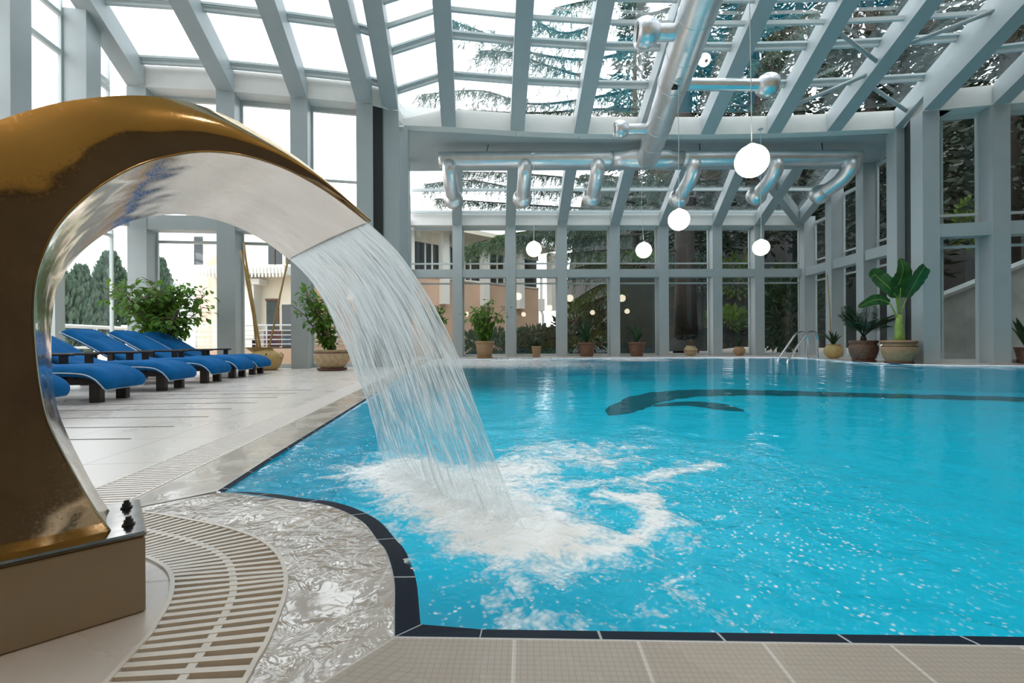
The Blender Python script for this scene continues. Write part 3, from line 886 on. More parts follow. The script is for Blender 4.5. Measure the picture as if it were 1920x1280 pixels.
# ------------------------------------------------------------------ floor with its openings
room = [flat(SL) + Vector((-.2, -.2, 0)), Vector((WR + .2, WY - .2, 0)), Vector((WR + .2, Rp[3].y + .4, 0)), Rp[0] + nR * .55 + Vector((.3, 0, 0)),
        AR[3] + nA * .5, CRn + nA * .5 + nB * .5, CL + nAL * .5 + nB * .5, AL[3] + nAL * .5, Lp[4] + nL * .5, Lp[0] + nL * .5 + nS * .5, SB + nS * .5]
def poly_mesh(loops, z):
    tri = tessellate_polygon([[Vector((p.x, p.y, 0)) for p in lp_] for lp_ in loops])
    pts = [p for lp_ in loops for p in lp_]
    m = MB(); m.add([(p.x, p.y, z) for p in pts], [tuple(t) for t in tri])
    return m
# peninsula of wet tiles between curved grate and pool
i0 = min(range(len(g_out)), key=lambda i: (g_out[i] - U(300, 966)).length)
OUTC_curve = OUTC
fl = poly_mesh([room, OUT, GR, DR], 0)
floor = struct(fl.build('floor', M['deck']))
def fix_up(o):
    bm = bmesh.new(); bm.from_mesh(o.data)
    for f in bm.faces:
        f.normal_update()
        if f.normal.z < 0: f.normal_flip()
    bm.to_mesh(o.data); bm.free()
fix_up(floor)
wet_loop = [p.copy() for p in curve] 
pen = [p for p in g_out if True][8 * 2:8 * 18]
i_start = U(280, 925)
pen_loop = pen + [U(600, 1285), U(640, 1262)] + list(reversed([p for p in curve])) + [U(300, 930)]
pm = poly_mesh([pen_loop], .0015)
wet = struct(pm.build('trim_3', M['wet'])); fix_up(wet)

# coping tiles ring (only where a coping is laid) and navy lip
def ring(a, b, za, zb, name, mat, z2=None, closed=True, rng=None):
    n = len(a); m = MB(); m.uv = []
    s = 0
    idx = list(range(n)) + ([0] if closed else [])
    if rng: idx = rng
    prev = None
    for q in idx:
        if prev is not None: s += (a[q] - a[prev]).length
        prev = q
        m.v += [(a[q].x, a[q].y, za), (b[q].x, b[q].y, zb)]
        w = (a[q] - b[q]).length
        m.uv += [(s, .0), (s, min(w, .29))]
    for k in range(len(idx) - 1):
        m.f.append((2 * k, 2 * k + 1, 2 * k + 3, 2 * k + 2)); m.sm.append(False)
    return m
nO = len(OUT)
i_k = min(range(nO), key=lambda i: (OUT[i] - K).length)
i_tip = min(range(nO), key=lambda i: (OUT[i] - TIP).length)
i_f = min(range(nO), key=lambda i: (OUT[i] - FLp).length)
i_ne = min(range(nO), key=lambda i: (OUT[i] - NE).length)
lipm = ring(OUT, IN, .004, -.005, 'lip', None)
lip_o = struct(lipm.build('trim_4', M['lip'])); fix_up(lip_o)
rng_curve = [i for i in range(nO) if i_tip + 14 <= i <= i_k] if i_tip < i_k else None
cop_a = ring(OUT, OUTC, .004, .003, 'c', None, rng=[i_k] + list(range(0, i_ne + 1)) if i_k != 0 else list(range(0, i_ne + 1)))
o = struct(cop_a.build('trim_5', M['coping'])); fix_up(o)
cop_b = ring(OUT, OUTC, .0045, .0035, 'c', None, rng=list(range(i_ne, i_f + 1)))
o = struct(cop_b.build('trim_6', M['coping'])); fix_up(o)
cop_c = ring(OUT, OUTC, .004, .003, 'c', None, rng=list(range(i_f, i_tip + 1)))
o = struct(cop_c.build('trim_7', M['coping'])); fix_up(o)
OUTD = offset_loop(OUT, -.135)
cop_d = ring(OUT, OUTD, .0045, .0016, 'c', None, rng=[i for i in range(i_tip + 10, nO)] + ([0] if i_k == 0 else []))
o = struct(cop_d.build('trim_8', M['wet'])); fix_up(o)

# pool shell
m = MB()
ZB = -.62
n = len(OUT)
m.v += [(p.x, p.y, -.01) for p in OUT] + [(p.x, p.y, ZB) for p in OUT]
for i in range(n):
    j = (i + 1) % n
    m.f.append((i, j, n + j, n + i)); m.sm.append(False)
tri = tessellate_polygon([OUT])
m.f += [tuple(n + k for k in t) for t in tri]; m.sm += [False] * len(tri)
struct(m.build('pool_floor', M['basin']))
# dark lane line on the pool bottom
zl = ZB + .006
lane_top = [(1135, 770), (1160, 752), (1205, 738), (1280, 731), (1370, 730), (1500, 733), (1640, 737), (1800, 741), (1960, 745)]
lane_bot = [(1140, 778), (1190, 772), (1230, 757), (1290, 745), (1380, 741), (1500, 742), (1640, 745), (1800, 749), (1960, 753)]
def wav(P, k):
    return [p + Vector((0, .14 * noise.noise(Vector((p.x * 2.6, k * 7.0, 0))) + .08 * noise.noise(Vector((p.x * 8, k * 3.0, 1))), 0)) for p in P]
m = MB()
lt = wav(cr([U(x, y, zl) for x, y in lane_top], 14), 1); lb = wav(cr([U(x, y, zl) for x, y in lane_bot], 14), 2)
m.v += [tuple(p) for p in lt] + [tuple(p) for p in lb]
k = len(lt)
for i in range(k - 1): m.f.append((i, i + 1, k + i + 1, k + i)); m.sm.append(False)
o = struct(m.build('trim_9', M['lane'])); fix_up(o)
m = MB()
lt = cr([U(x, y, zl) for x, y in [(1225, 758), (1290, 752), (1350, 756), (1395, 768)]], 4); lb = cr([U(x, y, zl) for x, y in [(1225, 762), (1290, 760), (1350, 768), (1395, 771)]], 4)
k = len(lt); m.v += [tuple(p) for p in lt] + [tuple(p) for p in lb]
for i in range(k - 1): m.f.append((i, i + 1, k + i + 1, k + i)); m.sm.append(False)
o = struct(m.build('trim_10', M['lane'])); fix_up(o)

# ------------------------------------------------------------------ water surface
ZW = -.017
fd = Vector((.74730617, .66447987, 0)); wd = Vector((-.66447987, .74730617, 0))
PC = Vector((-.82594846, 1.01440208, 0))
def SP(a, w, z): return PC + fd * a + wd * w + Vector((0, 0, z))
land_a, land_b = SP(.95, -.254, ZW), SP(.97, .728, ZW)
def seg_d(p, a, b):
    ab = b - a; t = max(0, min(1, (p - a).dot(ab) / ab.dot(ab)))
    return (p - a - ab * t).length
blobs = [(1060, 850, .32, .50), (1150, 838, .22, .42), (900, 900, .22, .7), (960, 880, .22, .62), (960, 930, .16, .6), (700, 872, .22, .45), (640, 860, .25, .30), (800, 920, .12, .5), (1010, 935, .14, .6),
         (1230, 900, .14, .42), (1300, 875, .16, .36), (1180, 905, .12, .48), (1000, 1035, .09, .5), (965, 1100, .07, .42), (930, 1128, .05, .4), (1040, 1085, .07, .38), (1130, 1065, .06, .36), (1245, 1085, .08, .36),
         (1230, 1150, .06, .36), (1020, 1170, .05, .42), (1080, 1170, .05, .38), (960, 1165, .04, .40), (735, 1010, .035, .55), (720, 985, .05, .5), (750, 1045, .04, .5), (765, 1060, .03, .5), (690, 965, .06, .4), (560, 900, .15, .26), (480, 912, .1, .30),
         (800, 1160, .04, .3), (810, 1060, .05, .32), (850, 1030, .04, .3), (1250, 990, .12, .45), (1200, 1030, .09, .42), (1100, 1040, .14, .40), (1290, 1020, .08, .36), (1400, 1060, .1, .26), (905, 679, 2.6, .62), (980, 682, 2.2, .52), (1060, 687, 2.0, .36), (1190, 674.5, 1.1, .60), (1150, 676, .8, .4),
         (1180, 860, .16, .40), (1320, 845, .14, .30), (1110, 1000, .12, .42), (1060, 960, .12, .40), (1260, 945, .10, .36), (1340, 960, .10, .30), (1420, 880, .12, .28), (1280, 1120, .06, .34), (900, 1090, .05, .32), (850, 1100, .04, .30), (1120, 1120, .05, .34), (840, 985, .07, .35), (780, 1020, .05, .3), (1150, 1160, .05, .36), (1350, 1170, .06, .30)]
BL = [(U(x, y, ZW), r, s_) for x, y, r, s_ in blobs]
def arc(cx, cy, rx, ry, a0, a1, w, s_):
    return ([U(cx + rx * math.cos(math.radians(a)), cy - ry * math.sin(math.radians(a)), ZW) for a in range(a0, a1, 8)], w, s_)
arcs = [arc(1090, 975, 135, 52, -150, 80, .05, .62), arc(1090, 975, 95, 35, 20, 200, .05, .40), arc(1065, 880, 85, 26, 20, 250, .05, .55),
        ([U(x, y, ZW) for x, y in ((985, 920), (1060, 912), (1130, 905), (1220, 893), (1340, 872))], .06, .5),
        ([U(x, y, ZW) for x, y in ((1215, 930), (1235, 965), (1225, 1000))], .05, .58),
        ([U(x, y, ZW) for x, y in ((975, 1015), (1040, 1035), (1130, 1030), (1190, 1005))], .045, .55)]
def foam_at(p):
    f = .0
    d = seg_d(p, land_a, land_b)
    f = max(f, .62 * max(0, 1 - d / .34) + .30 * max(0, 1 - d / 1.3))
    for c, r, s_ in BL:
        dd = (p - c).length
        if dd < r * 1.6: f = max(f, s_ * max(0, 1 - (dd / (r * 1.6)) ** 2) ** .7)
    for pts, w, s_ in arcs:
        for i in range(len(pts) - 1):
            if (pts[i] - p).length < .6:
                dd = seg_d(p, pts[i], pts[i + 1])
                if dd < w * 1.8: f = max(f, s_ * (1 - (dd / (w * 1.8)) ** 2))
    return f
coords = [Vector((p.x, p.y)) for p in OUT]
edges = [(i, (i + 1) % n) for i in range(n)]
r = .86
row = 0
while r < 26:
    st = .016 if r < 3.2 else .03
    na = int(2.1 / st)
    for k in range(na):
        a = -1.05 + 2.1 * (k + (row % 2) * .5) / na
        p = Vector((r * math.sin(a), r * math.cos(a)))
        if inside(p, OUT): coords.append(p)
    r *= 1 + st; row += 1
res = delaunay_2d_cdt(coords, edges, [], 1, 1e-5)
vs2, _, fs2 = res[0], res[1], res[2]
m = MB()
fo, chp = [], []
for p in vs2:
    P = Vector((p.x, p.y, ZW))
    d = seg_d(P, land_a, land_b)
    ch = max(0, 1 - d / 2.2) ** 1.2
    z = ZW + (.020 * ch + .003) * noise.fractal(Vector((p.x * 5, p.y * 5, 0)), .9, 2.0, 4) 
    z += .03 * max(0, 1 - d / .3) * (.5 + noise.noise(Vector((p.x * 12, p.y * 12, 3))))
    m.v.append((p.x, p.y, z if P.y > .99 else ZW))
    fo.append(foam_at(P)); chp.append(min(1, ch * 1.1 + .9 * max(0, 1 - (P - U(1230, 895, ZW)).length / 1.15)))
m.f = [tuple(f) for f in fs2]; m.sm = [True] * len(m.f)
wo = m.build('pool_water', M['water'])
for nm, vals in (('foam', fo), ('chop', chp)):
    a = wo.data.attributes.new(nm, 'FLOAT', 'POINT')
    a.data.foreach_set('value', vals)
fix_up(wo)
struct(wo)

# ------------------------------------------------------------------ swan-neck spout
inner_prof = [(-.054, .180, .16), (-.070, .215, .17), (-.089, .261, .185), (-.110, .319, .20), (-.128, .371, .215), (-.143, .420, .235), (-.152, .462, .26), (-.1585, .523, .30), (-.1615, .583, .34), (-.162, .640, .38),
              (-.1595, .696, .41), (-.154, .735, .43), (-.146, .765, .45), (-.134, .801, .475), (-.114, .839, .50), (-.086, .878, .52), (-.052, .916, .54), (-.008, .953, .565), (.039, .978, .595), (.088, .997, .615),
              (.141, 1.006, .63), (.196, 1.006, .64), (.259, .995, .645), (.326, .971, .65), (.380, .942, .66), (.440, .903, .675)]
outer_prof = [(-.285, .180), (-.288, .25), (-.291, .32), (-.295, .40), (-.298, .48), (-.30, .56), (-.302, .63), (-.302, .69), (-.30, .74), (-.297, .785), (-.292, .825), (-.285, .86), (-.274, .895), (-.256, .93), (-.232, .96),
              (-.203, .983), (-.165, 1.010), (-.120, 1.037), (-.07, 1.058), (-.018, 1.076), (.035, 1.086), (.100, 1.087), (.185, 1.066), (.28, 1.025), (.365, .970), (.443, .910)]
WC = .135
NS = len(inner_prof)
SPOUT = SP(-.12, .14, .17)
sp_root = thing('water_spout', 'large gold and chrome swan-neck spout pouring a wide water curtain into the pool', 'fountain', SPOUT)
# cheeks (front and back faces), outer skin, inner skin
def sect(i):
    a, z, W = inner_prof[i]; A, Z = outer_prof[i]
    w0, w1 = WC - W / 2, WC + W / 2
    return SP(a, w0, z), SP(a, w1, z), SP(A, w1, Z), SP(A, w0, Z)
def refine(P, k=3):
    out = []
    n = len(P)
    for i in range(n - 1):
        p0, p1, p2, p3 = P[max(i - 1, 0)], P[i], P[i + 1], P[min(i + 2, n - 1)]
        for j in range(k):
            t = j / k
            out.append(.5 * ((2 * p1) + (p2 - p0) * t + (2 * p0 - 5 * p1 + 4 * p2 - p3) * t * t + (3 * p1 - p0 - 3 * p2 + p3) * t ** 3))
    out.append(P[-1]); return out
IF, IB, OB, OF = (refine([sect(i)[k] for i in range(NS)]) for k in range(4))
def strip(rows, name, mat, bulge=0.0, nx=6, flip=False):
    """skin between two edge curves, optional outward swell"""
    A, B, outv = rows
    m = MB(); k = len(A)
    for i in range(k):
        for j in range(nx + 1):
            t = j / nx
            p = lerp(A[i], B[i], t) + outv[i] * (bulge * 4 * t * (1 - t))
            m.v.append(tuple(p))
    for i in range(k - 1):
        for j in range(nx):
            q = i * (nx + 1) + j
            f = (q, q + 1, q + nx + 2, q + nx + 1)
            m.f.append(tuple(reversed(f)) if flip else f); m.sm.append(True)
    return m.build(name, mat, sp_root, off=SPOUT)
nn = len(IF)
fv = [(-wd) for _ in range(nn)]; bv = [wd for _ in range(nn)]
strip((IF, OF, fv), 'front_cheek', M['brass'], .012)['label'] = 'gold front face of the spout'
strip((IB, OB, bv), 'back_cheek', M['brass'], .012, flip=True)
iv = [((OF[i] - IF[i]).normalized()) for i in range(nn)]
strip((IB, IF, iv), 'under_skin', M['steel'], .006, nx=8)['label'] = 'silver mirror underside of the arch'
strip((OF, OB, [(OF[i] - IF[i]).normalized() for i in range(nn)]), 'outer_skin', M['brass'], .006)
# welded seam rolled along the inner edge
m = MB(); m.tube([p + Vector((0, 0, 0)) for p in IF], .0025, 6); m.build('edge_seam', M['brass'], sp_root, off=SPOUT)
# base plate with bolts
pl = MB()
ang = math.atan2(fd.y, fd.x)
pl.box(SP(-.16, .14, .175), (.335, .285, .012), ang, .004); pl.build('base_plate', M['steel_dark'], sp_root, off=SPOUT)
for k, w in enumerate((.07, .215)):
    bo = MB(); c = SP(-.022, w, .181)
    bo.lathe([(.013, 0), (.013, .003), (.0095, .003), (.0095, .012), (.006, .012), (.006, .019), (.0001, .019)], c, 6)
    bo.build('bolt', M['black'], sp_root, off=SPOUT)
b = MB(); b.box(SP(-.16, .14, .0845), (.33, .28, .165), ang, .003)
tag(b.build('stone_plinth', M['plinth'], None, SP(-.16, .14, .0845), off=SP(-.16, .14, .0845)), 'beige tiled plinth block under the swan-neck spout', 'plinth')

# ------------------------------------------------------------------ falling water
traj = [(.438, .905), (.49, .866), (.545, .813), (.61, .722), (.686, .584), (.745, .445), (.80, .31), (.862, .152), (.90, .065), (.958, -.045)]
tj = refine([Vector(p + (0,)) for p in traj], 5)
m = MB(); m.uv = []
NXS = 90
k = len(tj)
tot = sum((tj[i + 1] - tj[i]).length for i in range(k - 1)); s = 0
for i, p in enumerate(tj):
    t = i / (k - 1)
    if i: s += (tj[i] - tj[i - 1]).length
    tt = s / tot
    w0, w1 = lerp(-.2, -.254, tt), lerp(.472, .728, tt)
    tan = (tj[min(i + 1, k - 1)] - tj[max(i - 1, 0)]).normalized()
    for j in range(NXS + 1):
        q = j / NXS
        o_ = .010 * noise.fractal(Vector((q * 30, tt * 2.2, 1)), 1, 2, 3) * min(1, tt * 5) * (1 + tt) + .012 * noise.noise(Vector((q * 8, tt * 1.5, 5))) * tt
        P = SP(p.x + o_ * -tan.y, lerp(w0, w1, q), p.y + o_ * tan.x)
        m.v.append(tuple(P)); m.uv.append((q, tt))
for i in range(k - 1):
    for j in range(NXS):
        a = i * (NXS + 1) + j
        m.f.append((a, a + 1, a + NXS + 2, a + NXS + 1)); m.sm.append(True)
o = m.build('water_curtain', M['sheet'])
tag(o, 'wide curtain of falling water pouring from the swan-neck spout into the pool', 'water')
o['kind'] = 'stuff'
# splash mound where it lands
m = MB(); fo = []
NU, NV = 150, 44
for i in range(NU + 1):
    for j in range(NV + 1):
        u_, v_ = i / NU, j / NV
        base = lerp(SP(.955, -.30, ZW), SP(.98, .80, ZW), u_) + fd * (lerp(-.20, .34, v_))
        e = min(1, 4 * u_ * (1 - u_) * 1.6) * math.exp(-((v_ - .42) / .26) ** 2)
        h = e * (.035 + .035 * (noise.fractal(base * 6, 1.0, 2, 4) + .5)) - .006
        m.v.append((base.x, base.y, ZW + max(h, -.006)))
        fo.append(.95 * e - .16)
for i in range(NU):
    for j in range(NV):
        a = i * (NV + 1) + j
        m.f.append((a, a + NV + 1, a + NV + 2, a + 1)); m.sm.append(True)
o = m.build('splash_foam', M['foam'])
a = o.data.attributes.new('foam', 'FLOAT', 'POINT'); a.data.foreach_set('value', fo)
fix_up(o)
o['kind'] = 'stuff'; tag(o, 'white splash foam where the water curtain meets the pool', 'foam')

# ------------------------------------------------------------------ drain grates
def chan(loop, z, name):
    pm = poly_mesh([loop], z)
    n_ = len(loop); b_ = len(pm.v)
    pm.v += [(p.x, p.y, -.001) for p in loop]
    for i in range(n_):
        j = (i + 1) % n_
        pm.f.append((i, j, b_ + j, b_ + i)); pm.sm.append(False)
    o = struct(pm.build(name, M['channel']))
    return o
chan(GR, -.075, 'trim_11'); chan(DR, -.06, 'trim_12')
def lin_interp(pts, px):
    pass
gb = thing('drain_grate', 'curved cream plastic drain grate sweeping around the plinth', 'drain grate', U(430, 1120))
# matched bar ends (outer, inner)
pairs = [((200, 955), (60, 990)), ((255, 961), (110, 1000)), ((307, 967), (150, 1012)), ((361, 977), (195, 1023)), ((410, 987), (235, 1034)), ((452, 999), (262, 1042)), ((488, 1014), (286, 1051)), ((512, 1032), (307, 1063)),
         ((527, 1051), (317, 1073)), ((534, 1072), (322, 1088)), ((536, 1096), (320, 1122)), ((532, 1124), (308, 1149)), ((518, 1160), (284, 1189)), ((497, 1211), (244, 1234)), ((464, 1266), (205, 1278)), ((410, 1350), (150, 1340))]
po = refine([U(*p[0]) for p in pairs], 20); pi_ = refine([U(*p[1]) for p in pairs], 20)
# equal spacing along the middle
midl = [lerp(a, b_, .55) for a, b_ in zip(po, pi_)]
acc = [0]
for i in range(1, len(midl)): acc.append(acc[-1] + (midl[i] - midl[i - 1]).length)
bars = MB(); spine = []
def at_s(s):
    for i in range(1, len(acc)):
        if acc[i] >= s:
            t = (s - acc[i - 1]) / max(acc[i] - acc[i - 1], 1e-9)
            return lerp(po[i - 1], po[i], t), lerp(pi_[i - 1], pi_[i], t)
    return po[-1], pi_[-1]
s = 0
PITCH = .0285
while s < acc[-1]:
    a, b_ = at_s(s)
    bars.beam(a + Vector((0, 0, -.016)), b_ + Vector((0, 0, -.016)), .0135, .020)
    a2, b2 = at_s(min(s + PITCH / 2, acc[-1]))
    spine.append(lerp(a, b_, .47))
    s += PITCH
o = bars.build('slats', M['grate'], gb, off=U(430, 1120))
m = MB()
for i in range(len(spine) - 1):
    m.beam(spine[i] + Vector((0, 0, -.014)), spine[i + 1] + Vector((0, 0, -.014)), .016, .017)
m.build('spine', M['grate'], gb, off=U(430, 1120))
def edge_strip(pts, w):
    m = MB()
    for i in range(len(pts) - 1):
        m.beam(pts[i] + Vector((0, 0, -.02)), pts[i + 1] + Vector((0, 0, -.02)), w, .026)
    return m
o = edge_strip(g_out, .010); o.build('rim', M['grate'], gb, off=U(430, 1120))
o = edge_strip(g_in, .010); o.build('rim', M['grate'], gb, off=U(430, 1120))
dg = thing('drain_grate', 'straight pale slatted drain grate running along the left pool edge', 'drain grate', lp(1, .39))
m = MB(); t = DT0
while t < DT1:
    m.beam(lp(t, DR0 + .006) + Vector((0, 0, -.018)), lp(t, DR1 - .006) + Vector((0, 0, -.018)), .019, .0195)
    t += .030
m.build('slats', M['grate_pale'], dg, off=lp(1, .39))
for oo in (DR0 + .006, DR1 - .006):
    m = MB(); m.beam(lp(DT0, oo) + Vector((0, 0, -.02)), lp(DT1, oo) + Vector((0, 0, -.02)), .012, .023); m.build('rim', M['grate'], dg, off=lp(1, .39))
# dark slots cut in the deck in front of the loungers
for k, (xe, ye, xs) in enumerate([(245, 822.5, -60), (326, 799.5, -40), (390, 781, -20), (434, 766, 0), (478, 755, 60), (520, 745, 120), (556, 737, 200), (585, 731, 280)]):
    a, b_ = U(xs, ye + (xe - xs) * .012), U(xe, ye)
    m = MB(); m.beam(a + Vector((0, 0, -.004)), b_ + Vector((0, 0, -.004)), .012, .006)
    struct(m.build('trim_%d' % (20 + k), M['dark_rubber']))

# ------------------------------------------------------------------ sun loungers
def cushion_mesh():
    """mattress lying on the frame: foot end at x=0 (towards +x), seat, then raised back; local coords"""
    prof = [(.04, .135), (.025, .19), (-.03, .25), (-.14, .297), (-.38, .312), (-.62, .306), (-.86, .300), (-1.06, .310), (-1.20, .36), (-1.36, .455), (-1.52, .555), (-1.68, .650), (-1.84, .735), (-1.90, .762)]
    P = refine([Vector((x, 0, z)) for x, z in prof], 4)
    m = MB(); NW = 18; W = .68
    top, bot = [], []
    k = len(P)
    s = 0
    for i, p in enumerate(P):
        if i: s += (P[i] - P[i - 1]).length
        t = (P[min(i + 1, k - 1)] - P[max(i - 1, 0)]).normalized()
        nv = Vector((t.z, 0, -t.x)); nv = nv if nv.z > 0 else -nv
        e = min(1, (i / 5)) ** .5 * min(1, ((k - 1 - i) / 3)) ** .5
        for j in range(NW + 1):
            q = 2 * j / NW - 1
            prof_e = max(0, 1 - abs(q) ** 5) ** .5
            tuft = .006 * math.cos(s * 2 * math.pi / .42) * (1 - q * q) + .004 * math.cos(q * 9)
            th = (.068 * prof_e * e + .004) + tuft * e * prof_e
            ww = W / 2 * (1 - .16 * max(0, 1 - i / 6) ** 2)
            top.append(p + nv * th + Vector((0, q * ww, 0)))
            bot.append(p - nv * (.045 * prof_e * e + .004) + Vector((0, q * ww, 0)))
    m.v = [tuple(p) for p in top + bot]
    nb = len(top)
    for i in range(k - 1):
        for j in range(NW):
            a = i * (NW + 1) + j
            m.f.append((a, a + 1, a + NW + 2, a + NW + 1)); m.sm.append(True)
            m.f.append((nb + a, nb + a + NW + 1, nb + a + NW + 2, nb + a + 1)); m.sm.append(True)
    ring_ = [j for j in range(NW + 1)] + [i * (NW + 1) + NW for i in range(1, k)] + [(k - 1) * (NW + 1) + j for j in range(NW - 1, -1, -1)] + [i * (NW + 1) for i in range(k - 2, 0, -1)]
    for q in range(len(ring_)):
        a, b_ = ring_[q], ring_[(q + 1) % len(ring_)]
        m.f.append((a, nb + a, nb + b_, b_)); m.sm.append(True)
    pipe = [(Vector(m.v[a]) + Vector(m.v[nb + a])) * .5 for a in ring_]
    return m, pipe
def make_lounger(label, loc, rz, group):
    t = thing('sun_lounger', label, 'sun lounger', loc, rz, group)
    m, pipe = cushion_mesh()
    cu = m.build('cushion', M['cushion'], t)
    p = MB(); p.tube(pipe + [pipe[0]], .0065, 6, False); p.build('piping', M['piping'], cu)
    hr = MB()
    hp = refine([Vector((x, 0, z)) for x, z in ((-1.54, .625), (-1.62, .69), (-1.72, .752), (-1.80, .79))], 3)
    NW = 12
    for i, q in enumerate(hp):
        e = math.sin(math.pi * (i + .3) / (len(hp) - .4))
        for j in range(NW + 1):
            w = 2 * j / NW - 1
            hr.v.append((q.x - .02 * e, w * .25, q.z + .045 * e * max(0, 1 - abs(w) ** 4) ** .5 - .012))
    for i in range(len(hp) - 1):
        for j in range(NW):
            a = i * (NW + 1) + j; hr.f.append((a, a + 1, a + NW + 2, a + NW + 1)); hr.sm.append(True)
    hr.build('headrest', M['cushion'], t)
    f = MB()
    for y in (-.19, .19):
        f.box((-.98, y, .225), (1.86, .045, .09), 0, .004)
    f.build('frame', M['darkwood'], t)
    sl = MB(); x = -.10
    while x > -1.85:
        sl.box((x, 0, .252), (.06, .50, .018)); x -= .095
    sl.build('slats', M['darkwood'], t)
    bk = MB()
    for y in (-.22, .22): bk.beam((-1.08, y, .26), (-1.86, y, .69), .04, .03)
    bk.build('backrest_frame', M['darkwood'], t)
    for x in (-.10, -1.68):
        for y in (-.19, .19):
            l = MB(); l.box((x, y, .1), (.10, .07, .20), 0, .004); l.build('leg', M['darkwood'], t)
    for y in (-.36, .36):
        a = MB(); a.box((-1.02, y, .475), (.62, .075, .028), 0, .006); ar = a.build('armrest', M['darkwood'], t)
        for x in (-.80, -1.24):
            q = MB(); q.box((x, y, .34), (.07, .045, .25), 0, .004); q.build('armrest_post', M['darkwood'], ar)
    return t
RZL = math.atan2(.15, .99) 
ld = Vector((math.cos(RZL), math.sin(RZL), 0)); lnv = Vector((-math.sin(RZL), math.cos(RZL), 0))
first = U(182, 754) + ld * .10 + lnv * .19
l6 = U(473, 702) + ld * .10 + lnv * .19
labels = ['blue cushioned sun lounger farthest from the spout, its foot beside the yellow jug pot', 'blue sun lounger second from the yellow jug pot, backrest before the leafy bush', 'blue sun lounger third from the yellow jug pot',
          'blue sun lounger fourth from the yellow jug pot, its whole foot end in view', 'blue sun lounger fifth from the yellow jug pot, cut across its middle by the spout', 'blue sun lounger nearest the spout, only its foot corner showing beside the chrome']
lg = 'row of blue sun loungers on the left deck'
spots = [l6, lerp(l6, first, .215), lerp(l6, first, .45), lerp(l6, first, .72), first, first + (first - l6) * .27]
base_l = None
for i, s_ in enumerate(spots):
    s_ = Vector((s_.x, s_.y, 0))
    if base_l is None: base_l = make_lounger(labels[0], s_, RZL, lg)
    else: dup(base_l, s_, RZL, labels[i], lg)

# ------------------------------------------------------------------ plants
def rnd(a, b): return random.uniform(a, b)
def leaf(m, p, d, up, ln, w, fold=.25, droop=.15):
    """pointed leaf: base p, direction d, blade normal up"""
    d = d.normalized(); sd = d.cross(up)
    if sd.length < 1e-4: sd = d.orthogonal()
    sd.normalize(); n = sd.cross(d).normalized()
    tip = p + d * ln - n * (droop * ln)
    c = p + d * ln * .45
    l, r = c + sd * w / 2 + n * fold * w / 2, c - sd * w / 2 + n * fold * w / 2
    l2, r2 = p + d * ln * .75 + sd * w * .3 - n * droop * ln * .4, p + d * ln * .75 - sd * w * .3 - n * droop * ln * .4
    mid = c - n * .0
    m.add([p, r, r2, tip, l2, l, mid], [(0, 1, 6), (1, 2, 3, 6), (6, 3, 4, 5), (0, 6, 5)])

def rvec():
    while True:
        v = Vector((rnd(-1, 1), rnd(-1, 1), rnd(-1, 1)))
        if .05 < v.length < 1: return v.normalized()

POTS = {
    'flower': [(.62, 0), (.66, .02), (.70, .05), (.84, .55), (.93, .84), (.93, .86), (1.0, .87), (1.0, 1.0), (.94, 1.0), (.88, .90), (0.001, .88)],
    'bowl': [(.50, 0), (.56, .03), (.78, .22), (.95, .48), (1.0, .68), (.97, .86), (.93, .92), (.98, .96), (.98, 1.0), (.90, 1.0), (.86, .9), (.001, .88)],
    'urn': [(.60, 0), (.66, .02), (.72, .06), (.90, .30), (.98, .50), (1.0, .62), (.96, .74), (.88, .80), (.90, .84), (.98, .90), (.99, .98), (.94, 1.0), (.86, .96), (.82, .88), (.001, .86)],
    'jar': [(.45, 0), (.60, .06), (.92, .30), (1.0, .50), (.92, .72), (.70, .88), (.66, .94), (.76, 1.0), (.66, 1.0), (.58, .92), (.001, .88)],
}
def pot(root, kind, r, h, mat, saucer=None, rim_band=None):
    p = MB(); p.lathe([(a * r, z * h) for a, z in POTS[kind]], (0, 0, .02 if saucer else 0), 30)
    o = p.build('pot', M[mat], root)
    so = MB(); z = h * .885 + (.02 if saucer else 0)
    rr = r * (.86 if kind in ('flower', 'bowl') else (.8 if kind == 'urn' else .56))
    so.lathe([(rr, z), (rr * .6, z + .012), (.001, z + .02)], (0, 0, 0), 24); so.build('soil', M['soil'], root)
    if saucer:
        s = MB(); s.lathe([(r * .72, 0), (r * .80, .012), (r * .84, .05), (r * .80, .05), (r * .76, .02), (.001, .018)], (0, 0, 0), 28); s.build('saucer', M[saucer], root)
    if rim_band:
        b = MB()
        for zz in rim_band:
            rr = r * 1.005 * next((a for a, z in POTS[kind] if z >= zz), 1.0)
            b.lathe([(rr - .004, zz * h - .012), (rr + .008, zz * h - .006), (rr + .008, zz * h + .006), (rr - .004, zz * h + .012)], (0, 0, .02 if saucer else 0), 30)
        b.build('pot_band', M['brown'], o)
    return o

